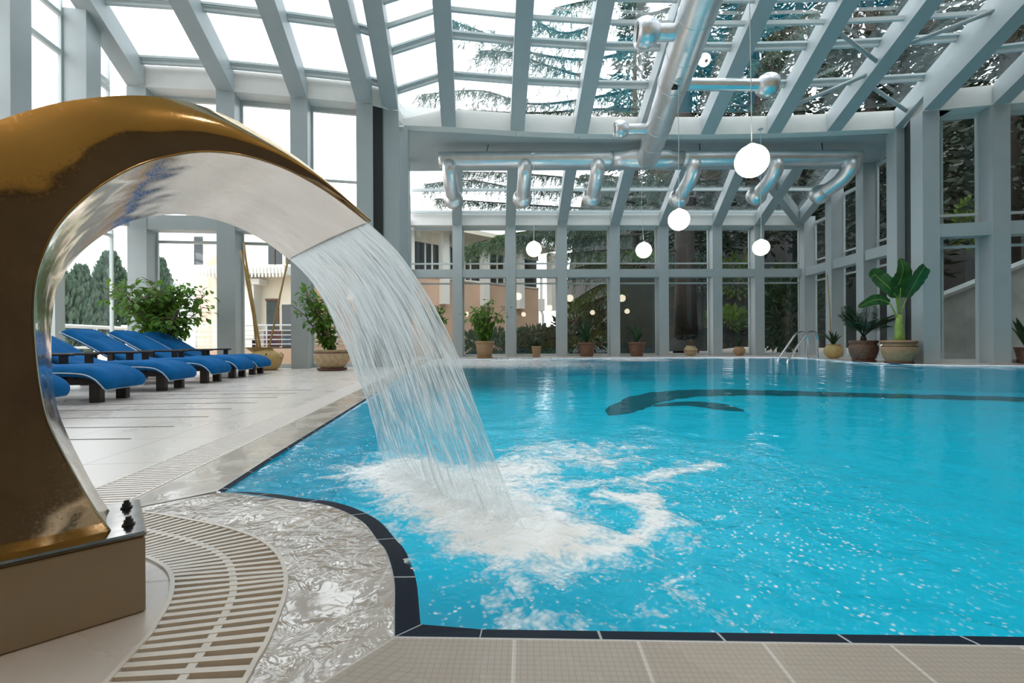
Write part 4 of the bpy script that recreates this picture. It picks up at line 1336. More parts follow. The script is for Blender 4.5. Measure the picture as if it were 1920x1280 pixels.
def bush(root, z0, height, spread, n_stem, n_leaf, ll, mat, lw=.55, dirbias=Vector((0, 0, 0)), low=.25, centre=None, dens_pow=1.0):
    st = MB(); lf = MB()
    for s in range(n_stem):
        a = rnd(0, 6.28); sp_ = spread * rnd(.25, 1.0); hh = height * rnd(.65, 1.0) * (1 - .25 * sp_ / spread)
        end = Vector((math.cos(a) * sp_, math.sin(a) * sp_, hh)) + dirbias * rnd(.5, 1.1)
        p0 = Vector((math.cos(a) * .04, math.sin(a) * .04, 0))
        pts = []
        for k in range(9):
            t = k / 8
            pts.append(p0.lerp(end, t ** 1.0) + Vector((math.cos(a), math.sin(a), 0)) * (-.18 * sp_ * math.sin(math.pi * t)) + Vector((rnd(-.02, .02), rnd(-.02, .02), 0)) * height + Vector((0, 0, z0)))
        st.tube(pts, [.012 * height * (1 - .75 * k / 8) + .002 for k in range(9)], 6)
        per = n_leaf // n_stem
        for q in range(per):
            t = low + (1 - low) * random.random() ** dens_pow
            k = min(int(t * 8), 7); p = pts[k].lerp(pts[k + 1], t * 8 - k)
            off = rvec() * rnd(.02, .20) * min(spread, height * .6) * (.6 + t)
            off.z *= .6
            b0 = p + off
            if off.length > .05 and q % 3 == 0:
                st.tube([p, p + off * .6 + Vector((0, 0, .01)), b0], .003 * height + .001, 4, False)
            d = (off.normalized() * .8 + Vector((0, 0, rnd(-.5, .25))) + rvec() * .5)
            L_ = ll * rnd(.7, 1.2)
            leaf(lf, b0, d, Vector((rnd(-.4, .4), rnd(-.4, .4), 1)), L_, L_ * lw)
    st.build('stem', M['stem'], root)
    lf.build('foliage', M[mat], root)

def potted(name, label, base_px, kind, r, h, mat, group=None, saucer=None, band=None, cat='potted plant', at=None):
    p = at if at is not None else U(*base_px)
    t = thing(name, label, cat, (p.x, p.y, 0), 0, group)
    pot(t, kind, r, h, mat, saucer, band)
    return t

# big leafy bush behind the loungers
pb = D(310, 640, 9.0)
t = potted('potted_ficus', 'large bushy green plant standing behind the blue loungers', None, 'flower', .30, .42, 'terracotta', at=Vector((pb.x, pb.y, 0)))
bush(t, .36, 1.66, 1.0, 18, 1900, .16, 'leaf', low=.12, dens_pow=.75)
# ficus in the wide sand bowl
t = potted('potted_ficus', 'climbing ficus in a wide sand-coloured bowl pot behind the water curtain', (623, 694), 'bowl', .37, .42, 'sandpot', saucer='brown', band=(.86,))
bush(t, .36, 1.8, .52, 11, 480, .165, 'leaf', dirbias=Vector((-.46, -.05, 0)), low=.15)
# shrub half hidden behind the curtain
t = potted('potted_shrub', 'green shrub half hidden behind the water curtain by the first window post', (818, 672.3), 'flower', .34, .52, 'terracotta')
bush(t, .45, 1.75, .66, 14, 760, .19, 'leaf', low=.1)
t = potted('potted_shrub', 'airy green shrub in a terracotta pot before the salmon house wall', (909, 671.3), 'flower', .36, .60, 'terracotta', saucer='terracotta')
bush(t, .55, 1.78, .85, 13, 560, .20, 'leaf', low=.05)
t = potted('potted_plant', 'small terracotta pot with a low dark plant, second pot along the back windows', (1006, 669.3), 'flower', .19, .40, 'terracotta', saucer='terracotta')
bush(t, .36, .55, .22, 8, 120, .13, 'leaf_dark')
def strap_plant(t, z0, n, ln, w, mat, spread=.55, seed=1):
    lf = MB(); st = MB()
    for i in range(n):
        a = rnd(0, 6.28); out = rnd(.2, 1) * spread; L_ = ln * rnd(.6, 1)
        d = Vector((math.cos(a), math.sin(a), 0))
        prev = None; sd = Vector((-d.y, d.x, 0))
        K_ = 7; rows = []
        for k in range(K_ + 1):
            q = k / K_
            p = d * (out * L_ * q ** 1.3) + Vector((0, 0, z0 + L_ * (q - .35 * out * q ** 3)))
            ww = w * math.sin(math.pi * min(.97, .12 + q * .86))
            rows.append((p - sd * ww / 2, p + Vector((0, 0, -.012)), p + sd * ww / 2))
        b = len(lf.v)
        for rr in rows: lf.v += [tuple(x) for x in rr]
        for k in range(K_):
            for j in (0, 1):
                x = b + k * 3 + j
                lf.f.append((x, x + 1, x + 4, x + 3)); lf.sm.append(True)
    lf.build('foliage', M[mat], t)
t = potted('potted_plant', 'dark red-brown pot with broad drooping leaves before the hanging cedar bough', (1100, 668), 'flower', .36, .55, 'brownpot', band=(.86,))
strap_plant(t, .46, 14, 1.25, .16, 'leaf_dark', .75)
t = potted('potted_plant', 'dark red-brown pot with paddle leaves before the grey outdoor wall', (1194, 667.5), 'flower', .33, .55, 'brownpot', band=(.86,))
strap_plant(t, .46, 12, 1.0, .14, 'leaf_dark', .7)
t = potted('potted_plant', 'pale round pot with spiky dry leaves before the dark trunk window', (1295, 666.8), 'jar', .26, .40, 'sandpot', band=(.5,))
strap_plant(t, .34, 22, .42, .05, 'stem', .6)
t = potted('potted_plant', 'small round ochre pot with a leafy plant by the sunlit forest window', (1386, 666.3), 'jar', .23, .36, 'terracotta')
strap_plant(t, .3, 14, .5, .09, 'leaf_dark', .6)
# jug pot with pole and little palm
jp = U(1563, 671.5)
t = potted('potted_plant', 'yellow jug pot with a small plant and a bamboo pole beside the pool ladder', None, 'jar', .28, .46, 'yellowpot', at=jp)
strap_plant(t, .38, 16, .7, .07, 'leaf_dark', .9)
m = MB(); m.tube([(-.05, .02, .36), (-.09, .04, 1.6), (-.16, .05, 2.75)], .018, 7); m.build('bamboo_pole', M['bamboo'], t)
# date palm
def palm(t, z0, n, ln, mat):
    lf = MB(); st = MB()
    st.tube([(0, 0, z0 - .02), (0, 0, z0 + .12), (0, 0, z0 + .22)], [.085, .075, .05], 10)
    for i in range(n):
        a = 6.28 * i / n + rnd(-.2, .2); el = rnd(.65, 1.38); L_ = ln * rnd(.75, 1)
        d = Vector((math.cos(a), math.sin(a), 0)); sd = Vector((-d.y, d.x, 0))
        pts = []
        for k in range(9):
            q = k / 8
            pts.append(d * (math.cos(el) * L_ * q) + Vector((0, 0, z0 + .18 + math.sin(el) * L_ * q - .42 * L_ * q * q * math.cos(el))))
        st.tube(pts, [.011 * (1 - .8 * k / 8) + .002 for k in range(9)], 5, False)
        for k in range(24):
            q = .15 + .85 * k / 24
            kk = min(int(q * 8), 7); p = pts[kk].lerp(pts[kk + 1], q * 8 - kk)
            tn = (pts[kk + 1] - pts[kk]).normalized()
            for s_ in (-1, 1):
                leaf(lf, p, tn * .8 + sd * s_ * .8 + Vector((0, 0, .12)), Vector((0, 0, 1)), .30 * math.sin(math.pi * (.15 + q * .75)) + .05, .022, .1, .25)
    st.build('trunk', M['bark'], t); lf.build('fronds', M[mat], t)
pp = U(1619, 675); pp = pp * (12.5 / pp.y)
t = potted('potted_palm', 'feathery palm in a brown urn between the window posts by the ladder', None, 'urn', .34, .56, 'brownpot', at=Vector((pp.x, pp.y, 0)), saucer='brown')
palm(t, .5, 17, 1.15, 'leaf_dark')
# banana plant
bp_ = U(1686, 681.5)
t = potted('banana_plant', 'tall banana plant in a round ochre urn on the right deck', None, 'urn', .37, .56, 'terracotta', at=bp_, band=(.74, .9), saucer='brown')
m = MB(); m.tube([(0, 0, .48), (.01, 0, .7), (.0, 0, 1.0), (.02, 0, 1.22)], [.115, .10, .085, .06], 14); m.build('stem', M['banana_stem'], t)
def banana_leaf(base, ctrl, width, name='leaf', twist=0.0):
    P = refine([Vector(p) for p in ctrl], 6)
    lf = MB(); k = len(P); NW = 8
    view = Vector((0, -1, .15))
    for i, p in enumerate(P):
        q = i / (k - 1)
        tn = (P[min(i + 1, k - 1)] - P[max(i - 1, 0)]).normalized()
        sd = tn.cross(view); sd.normalize()
        n_ = sd.cross(tn).normalized()
        sd = (sd * math.cos(twist) + n_ * math.sin(twist)).normalized(); n_ = sd.cross(tn).normalized()
        ww = width * (math.sin(math.pi * min(1, .04 + q * .96)) ** .55) * (1 - .25 * q) * (1 if 0 < q < 1 else .05)
        for j in range(NW + 1):
            w = 2 * j / NW - 1
            lf.v.append(tuple(p + sd * ww / 2 * w + n_ * (.10 * ww * abs(w) + .01 * math.sin(q * 40) * abs(w))))
    for i in range(k - 1):
        for j in range(NW):
            a = i * (NW + 1) + j; lf.f.append((a, a + 1, a + NW + 2, a + NW + 1)); lf.sm.append(True)
    o = lf.build(name, M['banana_leaf'], t)
    r_ = MB(); r_.tube(P, [.014 * (1 - .8 * i / (k - 1)) + .002 for i in range(k)], 6); r_.build('midrib', M['banana_stem'], o)
    s_ = MB(); s_.tube(refine([Vector(b) for b in base] + [Vector(ctrl[0])], 4), .018, 7); s_.build('stalk', M['banana_stem'], o)
sc_ = 11.5 / F
def bl(px, py, dy=0.0):
    q = D(px, py, bp_.y + dy); return (q.x - bp_.x, q.y - bp_.y, q.z)
banana_leaf([(0, 0, 1.12)], [bl(1684, 560), bl(1683, 540), bl(1690, 520, -.05), bl(1693, 503, -.1), bl(1688, 484, -.05)], .52)
banana_leaf([(0, 0, 1.12)], [bl(1680, 556), bl(1668, 540), bl(1650, 524, .1), bl(1640, 515, .15), bl(1632, 522, .15)], .52)
banana_leaf([(0, 0, 1.12)], [bl(1700, 558), bl(1711, 538, -.2), bl(1722, 518, -.36), bl(1732, 502, -.46), bl(1735, 499, -.48)], .42)
banana_leaf([(0, 0, 1.08)], [bl(1668, 568), bl(1655, 563), bl(1640, 562, -.1), bl(1625, 568, -.15), bl(1608, 576, -.2)], .30)
banana_leaf([(0, 0, 1.12)], [bl(1688, 540), bl(1688, 515), bl(1689, 495), bl(1688, 482)], .10)
# dark plant at the frame's right edge
rp = U(1925, 681.5)
t = potted('potted_plant', 'dark leafy plant in a red pot at the right end of the deck', None, 'flower', .22, .40, 'brownpot', at=rp)
strap_plant(t, .34, 16, .95, .13, 'leaf_dark', .6)
# jug with bamboo poles
yj = U(494, 693.5)
t = thing('bamboo_jug', 'big yellow bird-shaped jug pot holding tall bamboo poles by the left windows', 'jug pot', (yj.x, yj.y, 0))
m = MB(); m.lathe([(.001, 0), (.22, 0), (.27, .03), (.33, .14), (.35, .24), (.31, .34), (.22, .41), (.16, .44), (.165, .47), (.14, .47), (.13, .43), (.001, .42)], (.04, 0, 0), 30, 1.0, .9)
m.build('pot', M['yellowpot'], t)
m = MB(); m.lathe([(.13, 0), (.20, .06), (.26, .10), (.24, .10), (.18, .05), (.10, 0)], (-.09, 0, .40), 24, 1.25, .8); m.build('spout', M['yellowpot'], t)
m = MB(); m.sphere((.20, -.255, .355), .016, 10); m.build('eye', M['black'], t)
m = MB(); m.tube([(.33, 0, .22), (.42, 0, .26), (.43, 0, .33), (.38, 0, .38)], .02, 8); m.build('tail', M['yellowpot'], t)
def yl(px, py):
    q = D(px, py, yj.y); return (q.x - yj.x, q.y - yj.y, q.z)
for a, b_ in (((488, 655), (452, 470)), ((483, 655), (457, 455)), ((503, 652), (540, 485)), ((489, 652), (460, 480))):
    m = MB(); p0 = Vector(yl(*a)); p1 = Vector(yl(*b_)); p0.z = .43
    pts = []; rr = []
    for k in range(11):
        pts.append(p0.lerp(p1, k / 10) + Vector((rnd(-.006, .006), rnd(-.006, .006), 0))); rr.append(.021)
    m.tube(pts, rr, 8); m.build('bamboo_pole', M['bamboo'], t)

# ------------------------------------------------------------------ air ducts
YD = 13.0
dl, dr = D(824, 298, YD), D(1610, 297, YD)
dz = (dl.z + dr.z) / 2
dt = thing('ventilation_duct', 'silver foil ventilation duct: long crosswise pipe with a trunk pipe coming forward', 'ventilation duct', ((dl.x + dr.x) / 2, YD, dz))
DO = Vector(((dl.x + dr.x) / 2, YD, dz))
def foil_tube(pts, r, name, parent=dt, n=22, rib=.004):
    P = []
    for i in range(len(pts) - 1):
        a, b_ = Vector(pts[i]), Vector(pts[i + 1]); kk = max(2, int((b_ - a).length / .12))
        for k in range(kk): P.append(a.lerp(b_, k / kk))
    P.append(Vector(pts[-1]))
    m = MB(); m.tube(P, [r * (1 + .02 * noise.noise(p * 3)) + (rib if i % 7 == 3 else 0) for i, p in enumerate(P)], n)
    return m.build(name, M['foil'], parent, off=DO)
rm = 14.5 * YD / F
def dmx(px): return D(px, 298, YD).x
xj = dmx(1214)
foil_tube([(dl.x, YD, dz), (xj - 1.0, YD, dz)], rm * .98, 'cross_pipe')
m = MB(); m.tube([(xj - 1.0, YD, dz), (xj - .65, YD, dz), (xj - .5, YD, dz), (xj + .5, YD, dz), (xj + .65, YD, dz), (xj + 1.0, YD, dz)], [rm, rm * 1.05, rm * 1.28, rm * 1.28, rm * 1.05, rm], 24); m.build('junction_sleeve', M['foil'], dt, off=DO)
foil_tube([(xj + 1.0, YD, dz), (dr.x, YD, dz)], rm * .98, 'cross_pipe')
# outlets that blow at the far windows
tops = [843, 984, 1119, 1298, 1451, 1590]
ends = [(850, 372), (980, 370), (1110, 368), (1274, 370), (1420, 365), (1540, 363)]
for x, (ex, ey) in zip(tops, ends):
    p0 = Vector((dmx(x), YD - .06, dz - rm * .75))
    pe = D(ex, ey, YD + .75)
    ro = 13.2 * YD / F
    p1 = p0 + Vector((0, .02, -.34)); 
    o = foil_tube(refine([p0, p0 + Vector((0, -.05, -.16)), p1.lerp(pe, .25), pe], 4), ro, 'outlet')
    d = (pe - p1).normalized()
    m = MB()
    prof = [(ro, -.06), (ro * 1.28, .03), (ro * 1.46, .14), (ro * 1.40, .26), (ro * 1.18, .34), (ro * 1.02, .33), (ro * .9, .2), (.001, .18)]
    rot = d.to_track_quat('Z', 'Y').to_matrix()
    tmp = MB(); tmp.lathe(prof, (0, 0, 0), 22)
    m.add([pe - d * .12 + rot @ Vector(v) for v in tmp.v], tmp.f, True)
    nz = m.build('nozzle', M['foil'], o, off=DO)
# trunk
ta = D(1213, 302, YD - .1); tb = D(1316, 0, 7.7); tend = ta + (tb - ta) * 1.45
tmid = ta + (tb - ta) * .52
P = [ta + (tb - ta) * t for t in (-.04, 0, .02, .05, .3, .55, .60, .64, 1.0, 1.45)]
tz = [.16, .22, .28, .295, .30, .305, .325, .335, .335, .335]
Pf = []; Rf = []
for i in range(len(P) - 1):
    for k in range(8):
        q = k / 8; p = P[i].lerp(P[i + 1], q); Pf.append(p); Rf.append(lerp(tz[i], tz[i + 1], q) * (1 + .015 * noise.noise(p * 4)))
m = MB(); m.tube(Pf, Rf, 28); tr_ = m.build('trunk_pipe', M['foil'], dt, off=DO)
for q in (.05, .18, .32, .46, .62, .78, .95):
    p = ta + (tb - ta) * q; d = (tb - ta).normalized(); rr = .30 if q < .58 else .335
    m = MB(); m.tube([p - d * .012, p, p + d * .012], [rr + .002, rr + .010, rr + .002], 28, False); m.build('seam_band', M['foil'], tr_, off=DO)
def branch(pj, pend, r, rb, name):
    o = foil_tube([pj, pend], r, name)
    d = (Vector(pend) - Vector(pj)).normalized()
    rot = d.to_track_quat('Z', 'Y').to_matrix(); tmp = MB()
    tmp.lathe([(r, -rb * .9), (rb * .75, -rb * .72), (rb * .96, -rb * .3), (rb, 0), (rb * .95, rb * .35), (rb * .82, rb * .62), (rb * .70, rb * .62), (rb * .62, rb * .3), (.001, rb * .2)], (0, 0, 0), 26)
    m = MB(); m.add([Vector(pend) + rot @ Vector(v) for v in tmp.v], tmp.f, True)
    m.build('nozzle', M['foil'], o, off=DO)
    tm2 = MB(); tm2.lathe([(rb * .66, rb * .45), (rb * .5, rb * .40), (.001, rb * .38)], (0, 0, 0), 22)
    m = MB(); m.add([Vector(pend) + rot @ Vector(v) for v in tm2.v], tm2.f, True); m.build('throat_shade', M['throat_dark'], o, off=DO)  # dark disc paints the shade within the nozzle mouth
def on_trunk(py):
    best = min((abs((640 - (q.z - H) / q.y * F) - py), t) for t in [k / 200 for k in range(0, 260)] for q in [ta + (tb - ta) * t])
    return ta + (tb - ta) * best[1]
j = on_trunk(160); branch(j, D(1440, 160, j.y - .1), .125, .25, 'branch_pipe')
j = on_trunk(62); branch(j, D(1210, 62, j.y), .145, .27, 'branch_pipe')
j = on_trunk(243); branch(j, D(1162, 243, j.y), .13, .225, 'branch_pipe')
for px in (912, 1313, 1543):
    m = MB(); x = dmx(px); m.tube([(x, YD, dz + rm * .9), (x + (.06 if px < 1000 else 0), YD + .05, ZE + .01)], .012, 6); m.build('hanger_rod', M['black'], dt, off=DO)
m = MB(); p = on_trunk(135); m.box((p.x - .05, p.y, p.z - .33), (.12, .12, .05)); m.build('hanger_bracket', M['black'], dt, off=DO)

# ------------------------------------------------------------------ pendant globe lamps
LR_ = .2
def lamp(label, px, py, Y, top_z, cord_px, group='pendant globe lamps'):
    p = D(px, py, Y)
    t = thing('pendant_lamp', label, 'lamp', (p.x, p.y, top_z), 0, group)
    g = MB(); g.sphere((0, 0, p.z - top_z), LR_, 28); g.build('globe', M['lamp'], t)
    c = MB(); c.lathe([(.05, LR_ - .012), (.05, LR_ + .012), (.018, LR_ + .03), (.001, LR_ + .032)], (0, 0, p.z - top_z), 14); c.build('fitting', M['alu'], t)
    h = top_z - p.z - LR_
    cd = MB()
    q = [(-.0, 0, 0)] + [((cord_px * Y / F) * math.sin(math.pi * k / 8) * (k / 8) + .006 * math.sin(k * 2.1), 0, -h * k / 8) for k in range(1, 8)] + [(0, 0, -h + .02)]
    cd.tube(q, .006, 6); cd.build('cord', M['alu'], t)
    k = MB(); k.lathe([(.06, -.03), (.06, 0), (.001, .0)], (0, 0, 0), 14); k.build('ceiling_cap', M['alu'], t)
    return t
lamp('largest and nearest glowing globe lamp, hanging before the long silver duct', 1409.5, 302, 5.75, 9.0, -4)
lamp('mid-sized glowing globe lamp hanging below the forward trunk of the duct', 1273, 412, 8.75, 5.62, 0)
lamp('small globe lamp above the dark-potted plant at the grey wall, on a kinked cord', 1207, 469, 11.8, 6.0, -6)
lamp('small globe lamp at the left, before the cedar bough window', 1001, 467, 12.0, 5.55, 0)
lamp('small globe lamp at the right, before the sunlit forest window', 1427, 464, 11.6, 6.0, 0)
# the same lamps continue behind the viewer, where window panes and steel mirror them
for k, (x, y) in enumerate([(-3.0, -1.5), (1.8, -2.2), (4.6, -1.0), (7.2, .2), (9.6, 1.6), (-1.0, -2.3), (5.2, -2.4)]):
    t = thing('pendant_lamp', 'glowing globe lamp at the viewer\'s end of the hall, mirrored in panes', 'lamp', (x, y, 8.2), 0, 'mirrored globe lamps at the near end of the hall')
    g = MB(); g.sphere((0, 0, -5.3), LR_, 22); g.build('globe', M['lamp'], t)
    c = MB(); c.tube([(0, 0, 0), (0, 0, -5.1)], .006, 6); c.build('cord', M['alu'], t)

# ------------------------------------------------------------------ pool ladder
A_, B_ = U(1513, 671.5), U(1533, 672.8)
Ca, Cb = U(1458, 677, ZW), U(1476, 680, ZW)
t = thing('pool_ladder', 'chrome pool ladder with two bent handrails at the far right pool corner', 'ladder', A_)
for a, c in ((A_, Ca), (B_, Cb)):
    h = .86
    d = c - a; d.z = 0
    pts = [a, a + Vector((0, 0, h * .55)), a + Vector((0, 0, h * .80)) + d * .01, a + d * .07 + Vector((0, 0, h * .96)), a + d * .20 + Vector((0, 0, h)), a + d * .38 + Vector((0, 0, h * .94)), a + d * .56 + Vector((0, 0, h * .70)), a + d * .86 + Vector((0, 0, h * .24)), c + Vector((0, 0, -.02)), c + Vector((0, 0, -.5))]
    m = MB(); m.tube(refine(pts, 5), .032, 12); m.build('handrail', M['steel_pipe'], t, off=A_)
    m = MB(); m.lathe([(.075, 0), (.075, .012), (.05, .03), (.034, .034)], a, 18); m.build('floor_flange', M['steel_pipe'], t, off=A_)
for z in (-.16, -.36):
    m = MB(); m.beam(Ca + Vector((0, 0, z)), Cb + Vector((0, 0, z)), .08, .025); m.build('step', M['steel_pipe'], t, off=A_)

# ------------------------------------------------------------------ outside
big = [Vector((-60, -30, 0)), Vector((60, -30, 0)), Vector((60, 75, 0)), Vector((-60, 75, 0))]
gm = poly_mesh([big, room], -.03)
o = struct(gm.build('ground', M['terrace'])); fix_up(o)
SLOPE = .52
# forest slope behind and right, tree shade put into its soil colour
m = MB(); NXh, NYh = 46, 34
for i in range(NXh + 1):
    for j in range(NYh + 1):
        x = -2 + 62 * i / NXh; y = 20.5 + 42 * j / NYh
        if x > 13: y -= min(5.5, (x - 13) * 1.2)
        s_ = max(0, (y - 20)) ; k = min(1, max(0, (x - 6.0) / 4))
        z = (.02 + SLOPE * s_ * k + .25 * noise.noise(Vector((x * .4, y * .4, 0))) * min(1, s_)) if s_ > 0 else 0.0
        z += max(0, (x - 13)) * .22
        m.v.append((x, y, z))
for i in range(NXh):
    for j in range(NYh):
        a = i * (NYh + 1) + j; m.f.append((a, a + NYh + 1, a + NYh + 2, a + 1)); m.sm.append(True)
o = struct(m.build('hill', M['earth'])); fix_up(o)

# salmon house
FA, FB = Vector((-11.6, 17.96, 0)), Vector((1.75, 30, 0))
FD = (FB - FA).normalized(); FN = Vector((-FD.y, FD.x, 0))      # into the house
def fac(px):
    u, v = uv(px, 560); k = u / F
    # FA + FD*t : x = k*y
    t = (k * FA.y - FA.x) / (FD.x - k * FD.y)
    return FA + FD * t
house = thing('building', 'salmon and cream two-storey house with a dark window band behind the left windows', 'building', (-4, 27, 0))
HO = Vector((-4, 27, 0))
def hb(name, mat, a, b_, z0, z1, o0, o1, parent=house):
    m = MB(); m.seg(a, b_, z0, z1, o0, o1, FN); return m.build(name, M[mat], parent, off=HO)
cr_ = fac(1010)
hb('wall', 'pink', FA, cr_, -.02, 4.1, 0, 6)
hb('upper_wall', 'cream', FA, cr_, 5.9, 6.5, 0, 6)
hb('window_band', 'darkglass', FA, cr_, 4.1, 5.9, .18, 6)
hb('roof', 'cream', FA - FD * .5, cr_ + FD * .7, 6.5, 6.75, -1.2, 6.5)
for px in (764, 829.5, 905, 971, 1030):
    c = fac(px); hb('pilaster', 'pwhite', c - FD * .2, c + FD * .2, 2.65, 6.5, -.42, .05)
hb('sill', 'pwhite', FA, cr_, 4.04, 4.14, -.05, .1)
for px in (800, 813, 846, 860, 874, 885, 921, 935, 948, 960):
    c = fac(px); hb('mullion', 'pwhite', c - FD * .035, c + FD * .035, 4.1, 5.9, .1, .18)
c0, c1 = fac(888), fac(911); hb('small_window', 'darkglass', c0, c1, .9, 2.25, -.01, .1)
m = MB(); q = cr_ + FD * .15 - FN * .1; m.tube([(q.x, q.y, 5.2), (q.x, q.y, 2.6), (q.x + .1, q.y - .1, 2.3), (q.x + .1, q.y - .1, .1)], .09, 8); m.build('downpipe', M['pwhite'], house, off=HO)
m = MB(); m.box((q.x, q.y, 3.0), (.45, .3, .8)); m.build('pipe_box', M['pwhite'], house, off=HO)

# cream annex with balcony and door
YA = 16.6
ann = thing('building', 'bright cream villa wing with balcony, awning and brown-lintelled door behind the terrace railing', 'building', (-10, YA, 0))
AO = Vector((-10, YA, 0))
def xa(px): return uv(px, 600)[0] / F * YA
def za(py, px=500): return D(px, py, YA).z
def ab(name, mat, x0, x1, z0, z1, y0, y1, parent=ann):
    m = MB(); m.box(((x0 + x1) / 2, YA + (y0 + y1) / 2, (z0 + z1) / 2), (x1 - x0, y1 - y0, z1 - z0)); return m.build(name, M[mat], parent, off=AO)
ab('wall', 'cream', xa(398), xa(572), -.02, 3.0, 0, .8)
ab('upper_wall', 'cream', xa(398), xa(572), 3.0, 6.4, .3, 1.1)
bs = ab('balcony_slab', 'pwhite', xa(400), xa(556), 3.0, 3.28, -.9, .3)
aw = MB()
for k in range(26):
    x = lerp(xa(400), xa(556), k / 25)
    aw.box((x, YA - .92, 3.03), (.055, .03, .34))
aw.build('awning_fringe', M['pwhite'], ann, off=AO)
for a, b_ in ((356, 372), (412, 432), (497, 508), (511, 523), (530, 545)):
    f = ab('window', 'pwhite', xa(a) - .05, xa(b_) + .05, za(493) - .05, za(438), .26, .36)
    m = MB(); m.box(((xa(a) + xa(b_)) / 2, YA + .25, (za(493) + za(440)) / 2), (xa(b_) - xa(a), .03, za(440) - za(493))); m.build('pane', M['darkglass'], f, off=AO)
cc = ab('pillar', 'pwhite', xa(462), xa(489), 0, za(536), -.45, 0)
ab('capital', 'pwhite', xa(459), xa(502), za(536), za(526), -.55, 0)
ab('lintel', 'brown', xa(499), xa(523), za(564), za(560), -.06, .02)
ab('door_reveal', 'concrete', xa(500), xa(521), 0, za(564), -.015, .02)
dd = ab('door', 'darkglass', xa(529), xa(552), 0, za(571), -.02, .02)
ab('door_frame', 'brown', xa(521), xa(523.5), 0, za(560), -.05, .02)

# terrace parapet and white railing
YR = 13.0
def xr(px): return uv(px, 640)[0] / F * YR
m = MB(); m.box(((xr(228) + xr(700)) / 2, YR, .2), (xr(700) - xr(228), .22, .46)); 
tag(m.build('terrace_parapet', M['pink'], None), 'low salmon parapet wall under the white terrace railing', 'parapet')
rl = thing('terrace_railing', 'thin white tube railing on the terrace parapet outside the left windows', 'railing', (xr(460), YR, .43))
RO = Vector((xr(460), YR, .43))
for z in (1.10, .95, .82, .69, .56):
    m = MB(); m.tube([(xr(228), YR, z), (xr(700), YR, z)], .022 if z > 1 else .014, 8); m.build('rail', M['rail'], rl, off=RO)
for px in range(236, 700, 66):
    m = MB(); m.tube([(xr(px), YR, .43), (xr(px), YR, 1.10)], .02, 8); m.build('post', M['rail'], rl, off=RO)
rl = thing('terrace_railing', 'thick white railing outside the left side wall, seen through the spout arch', 'railing', (-10.4, 9, 0))
RO = Vector((-10.4, 9, 0))
q0, q1 = Vector((-9.2, 3.5, 0)), Vector((-10.9, 13.0, 0))
for z in (1.02, .80, .5):
    m = MB(); m.tube([q0 + Vector((0, 0, z)), q1 + Vector((0, 0, z))], .045 if z > 1 else .03, 8); m.build('rail', M['rail'], rl, off=RO)
for k in range(8):
    p = lerp(q0, q1, k / 7); m = MB(); m.tube([p, p + Vector((0, 0, 1.02))], .04, 8); m.build('post', M['rail'], rl, off=RO)
# terrace table and chairs behind the railing
def tchair(label, x, y, rz):
    t = thing('terrace_chair', label, 'chair', (x, y, -.03), rz)
    m = MB(); m.box((0, 0, .44), (.46, .46, .05), 0, .01); m.build('seat', M['redchair'], t)
    m = MB(); m.box((0, .22, .78), (.46, .05, .56), 0, .015); m.build('backrest', M['redchair'], t)
    for a in (-.2, .2):
        for b_ in (-.2, .2):
            m = MB(); m.box((a, b_, .21), (.04, .04, .42)); m.build('leg', M['redchair'], t)
    return t
tchair('dark red-brown terrace chair at the left of the terrace behind the railing', xa(462) + .3, 15.2, 1.2)
tchair('dark red-brown terrace chair beside the terrace table near the bamboo poles', xa(520), 15.3, -1.0)
tchair('dark red-brown terrace chair by the dark doorway beside the window post', xa(541), 15.6, .5)
t = thing('terrace_table', 'red-brown clothed terrace table behind the white railing', 'table', (xa(531), 14.7, -.03))
m = MB(); m.box((0, 0, .74), (1.0, .9, .04), 0, .01); m.build('tabletop', M['redchair'], t)
m = MB(); m.lathe([(.30, 0), (.30, .03), (.05, .06), (.05, .72)], (0, 0, 0), 14); m.build('pedestal', M['redchair'], t)

# outdoor walls
m = MB(); a, b_ = D(1158, 640, 20.2), D(1240, 640, 20.2)
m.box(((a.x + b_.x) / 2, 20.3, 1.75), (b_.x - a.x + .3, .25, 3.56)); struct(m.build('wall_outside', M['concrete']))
a, b_ = D(1758, 640, 14.2), D(2100, 640, 14.2)
m = MB()
za_, zb_ = D(1765, 563, 14.2).z, D(1840, 530, 14.2).z; sl_ = (zb_ - za_) / (D(1840, 530, 14.2).x - a.x)
z2 = za_ + sl_ * (b_.x - a.x)
m.prism8([(a.x, 14.2, -.03), (b_.x, 14.2, -.03), (b_.x, 14.5, -.03), (a.x, 14.5, -.03), (a.x, 14.2, za_), (b_.x, 14.2, z2), (b_.x, 14.5, z2), (a.x, 14.5, za_)])
m.prism8([(a.x, 14.1, za_), (b_.x, 14.1, z2), (b_.x, 14.6, z2), (a.x, 14.6, za_), (a.x, 14.1, za_ + .1), (b_.x, 14.1, z2 + .1), (b_.x, 14.6, z2 + .1), (a.x, 14.6, za_ + .1)])
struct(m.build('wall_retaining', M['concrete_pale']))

# ---- trees
def needle(m, p, d, ln, w):
    d = d.normalized(); sd = d.cross(rvec())
    if sd.length < 1e-3: sd = d.orthogonal()
    sd = sd.normalized() * w / 2
    m.add([p - sd * .4, p + d * ln * .5 - sd, p + d * ln, p + d * ln * .5 + sd, p + sd * .4], [(0, 1, 2, 3, 4)])

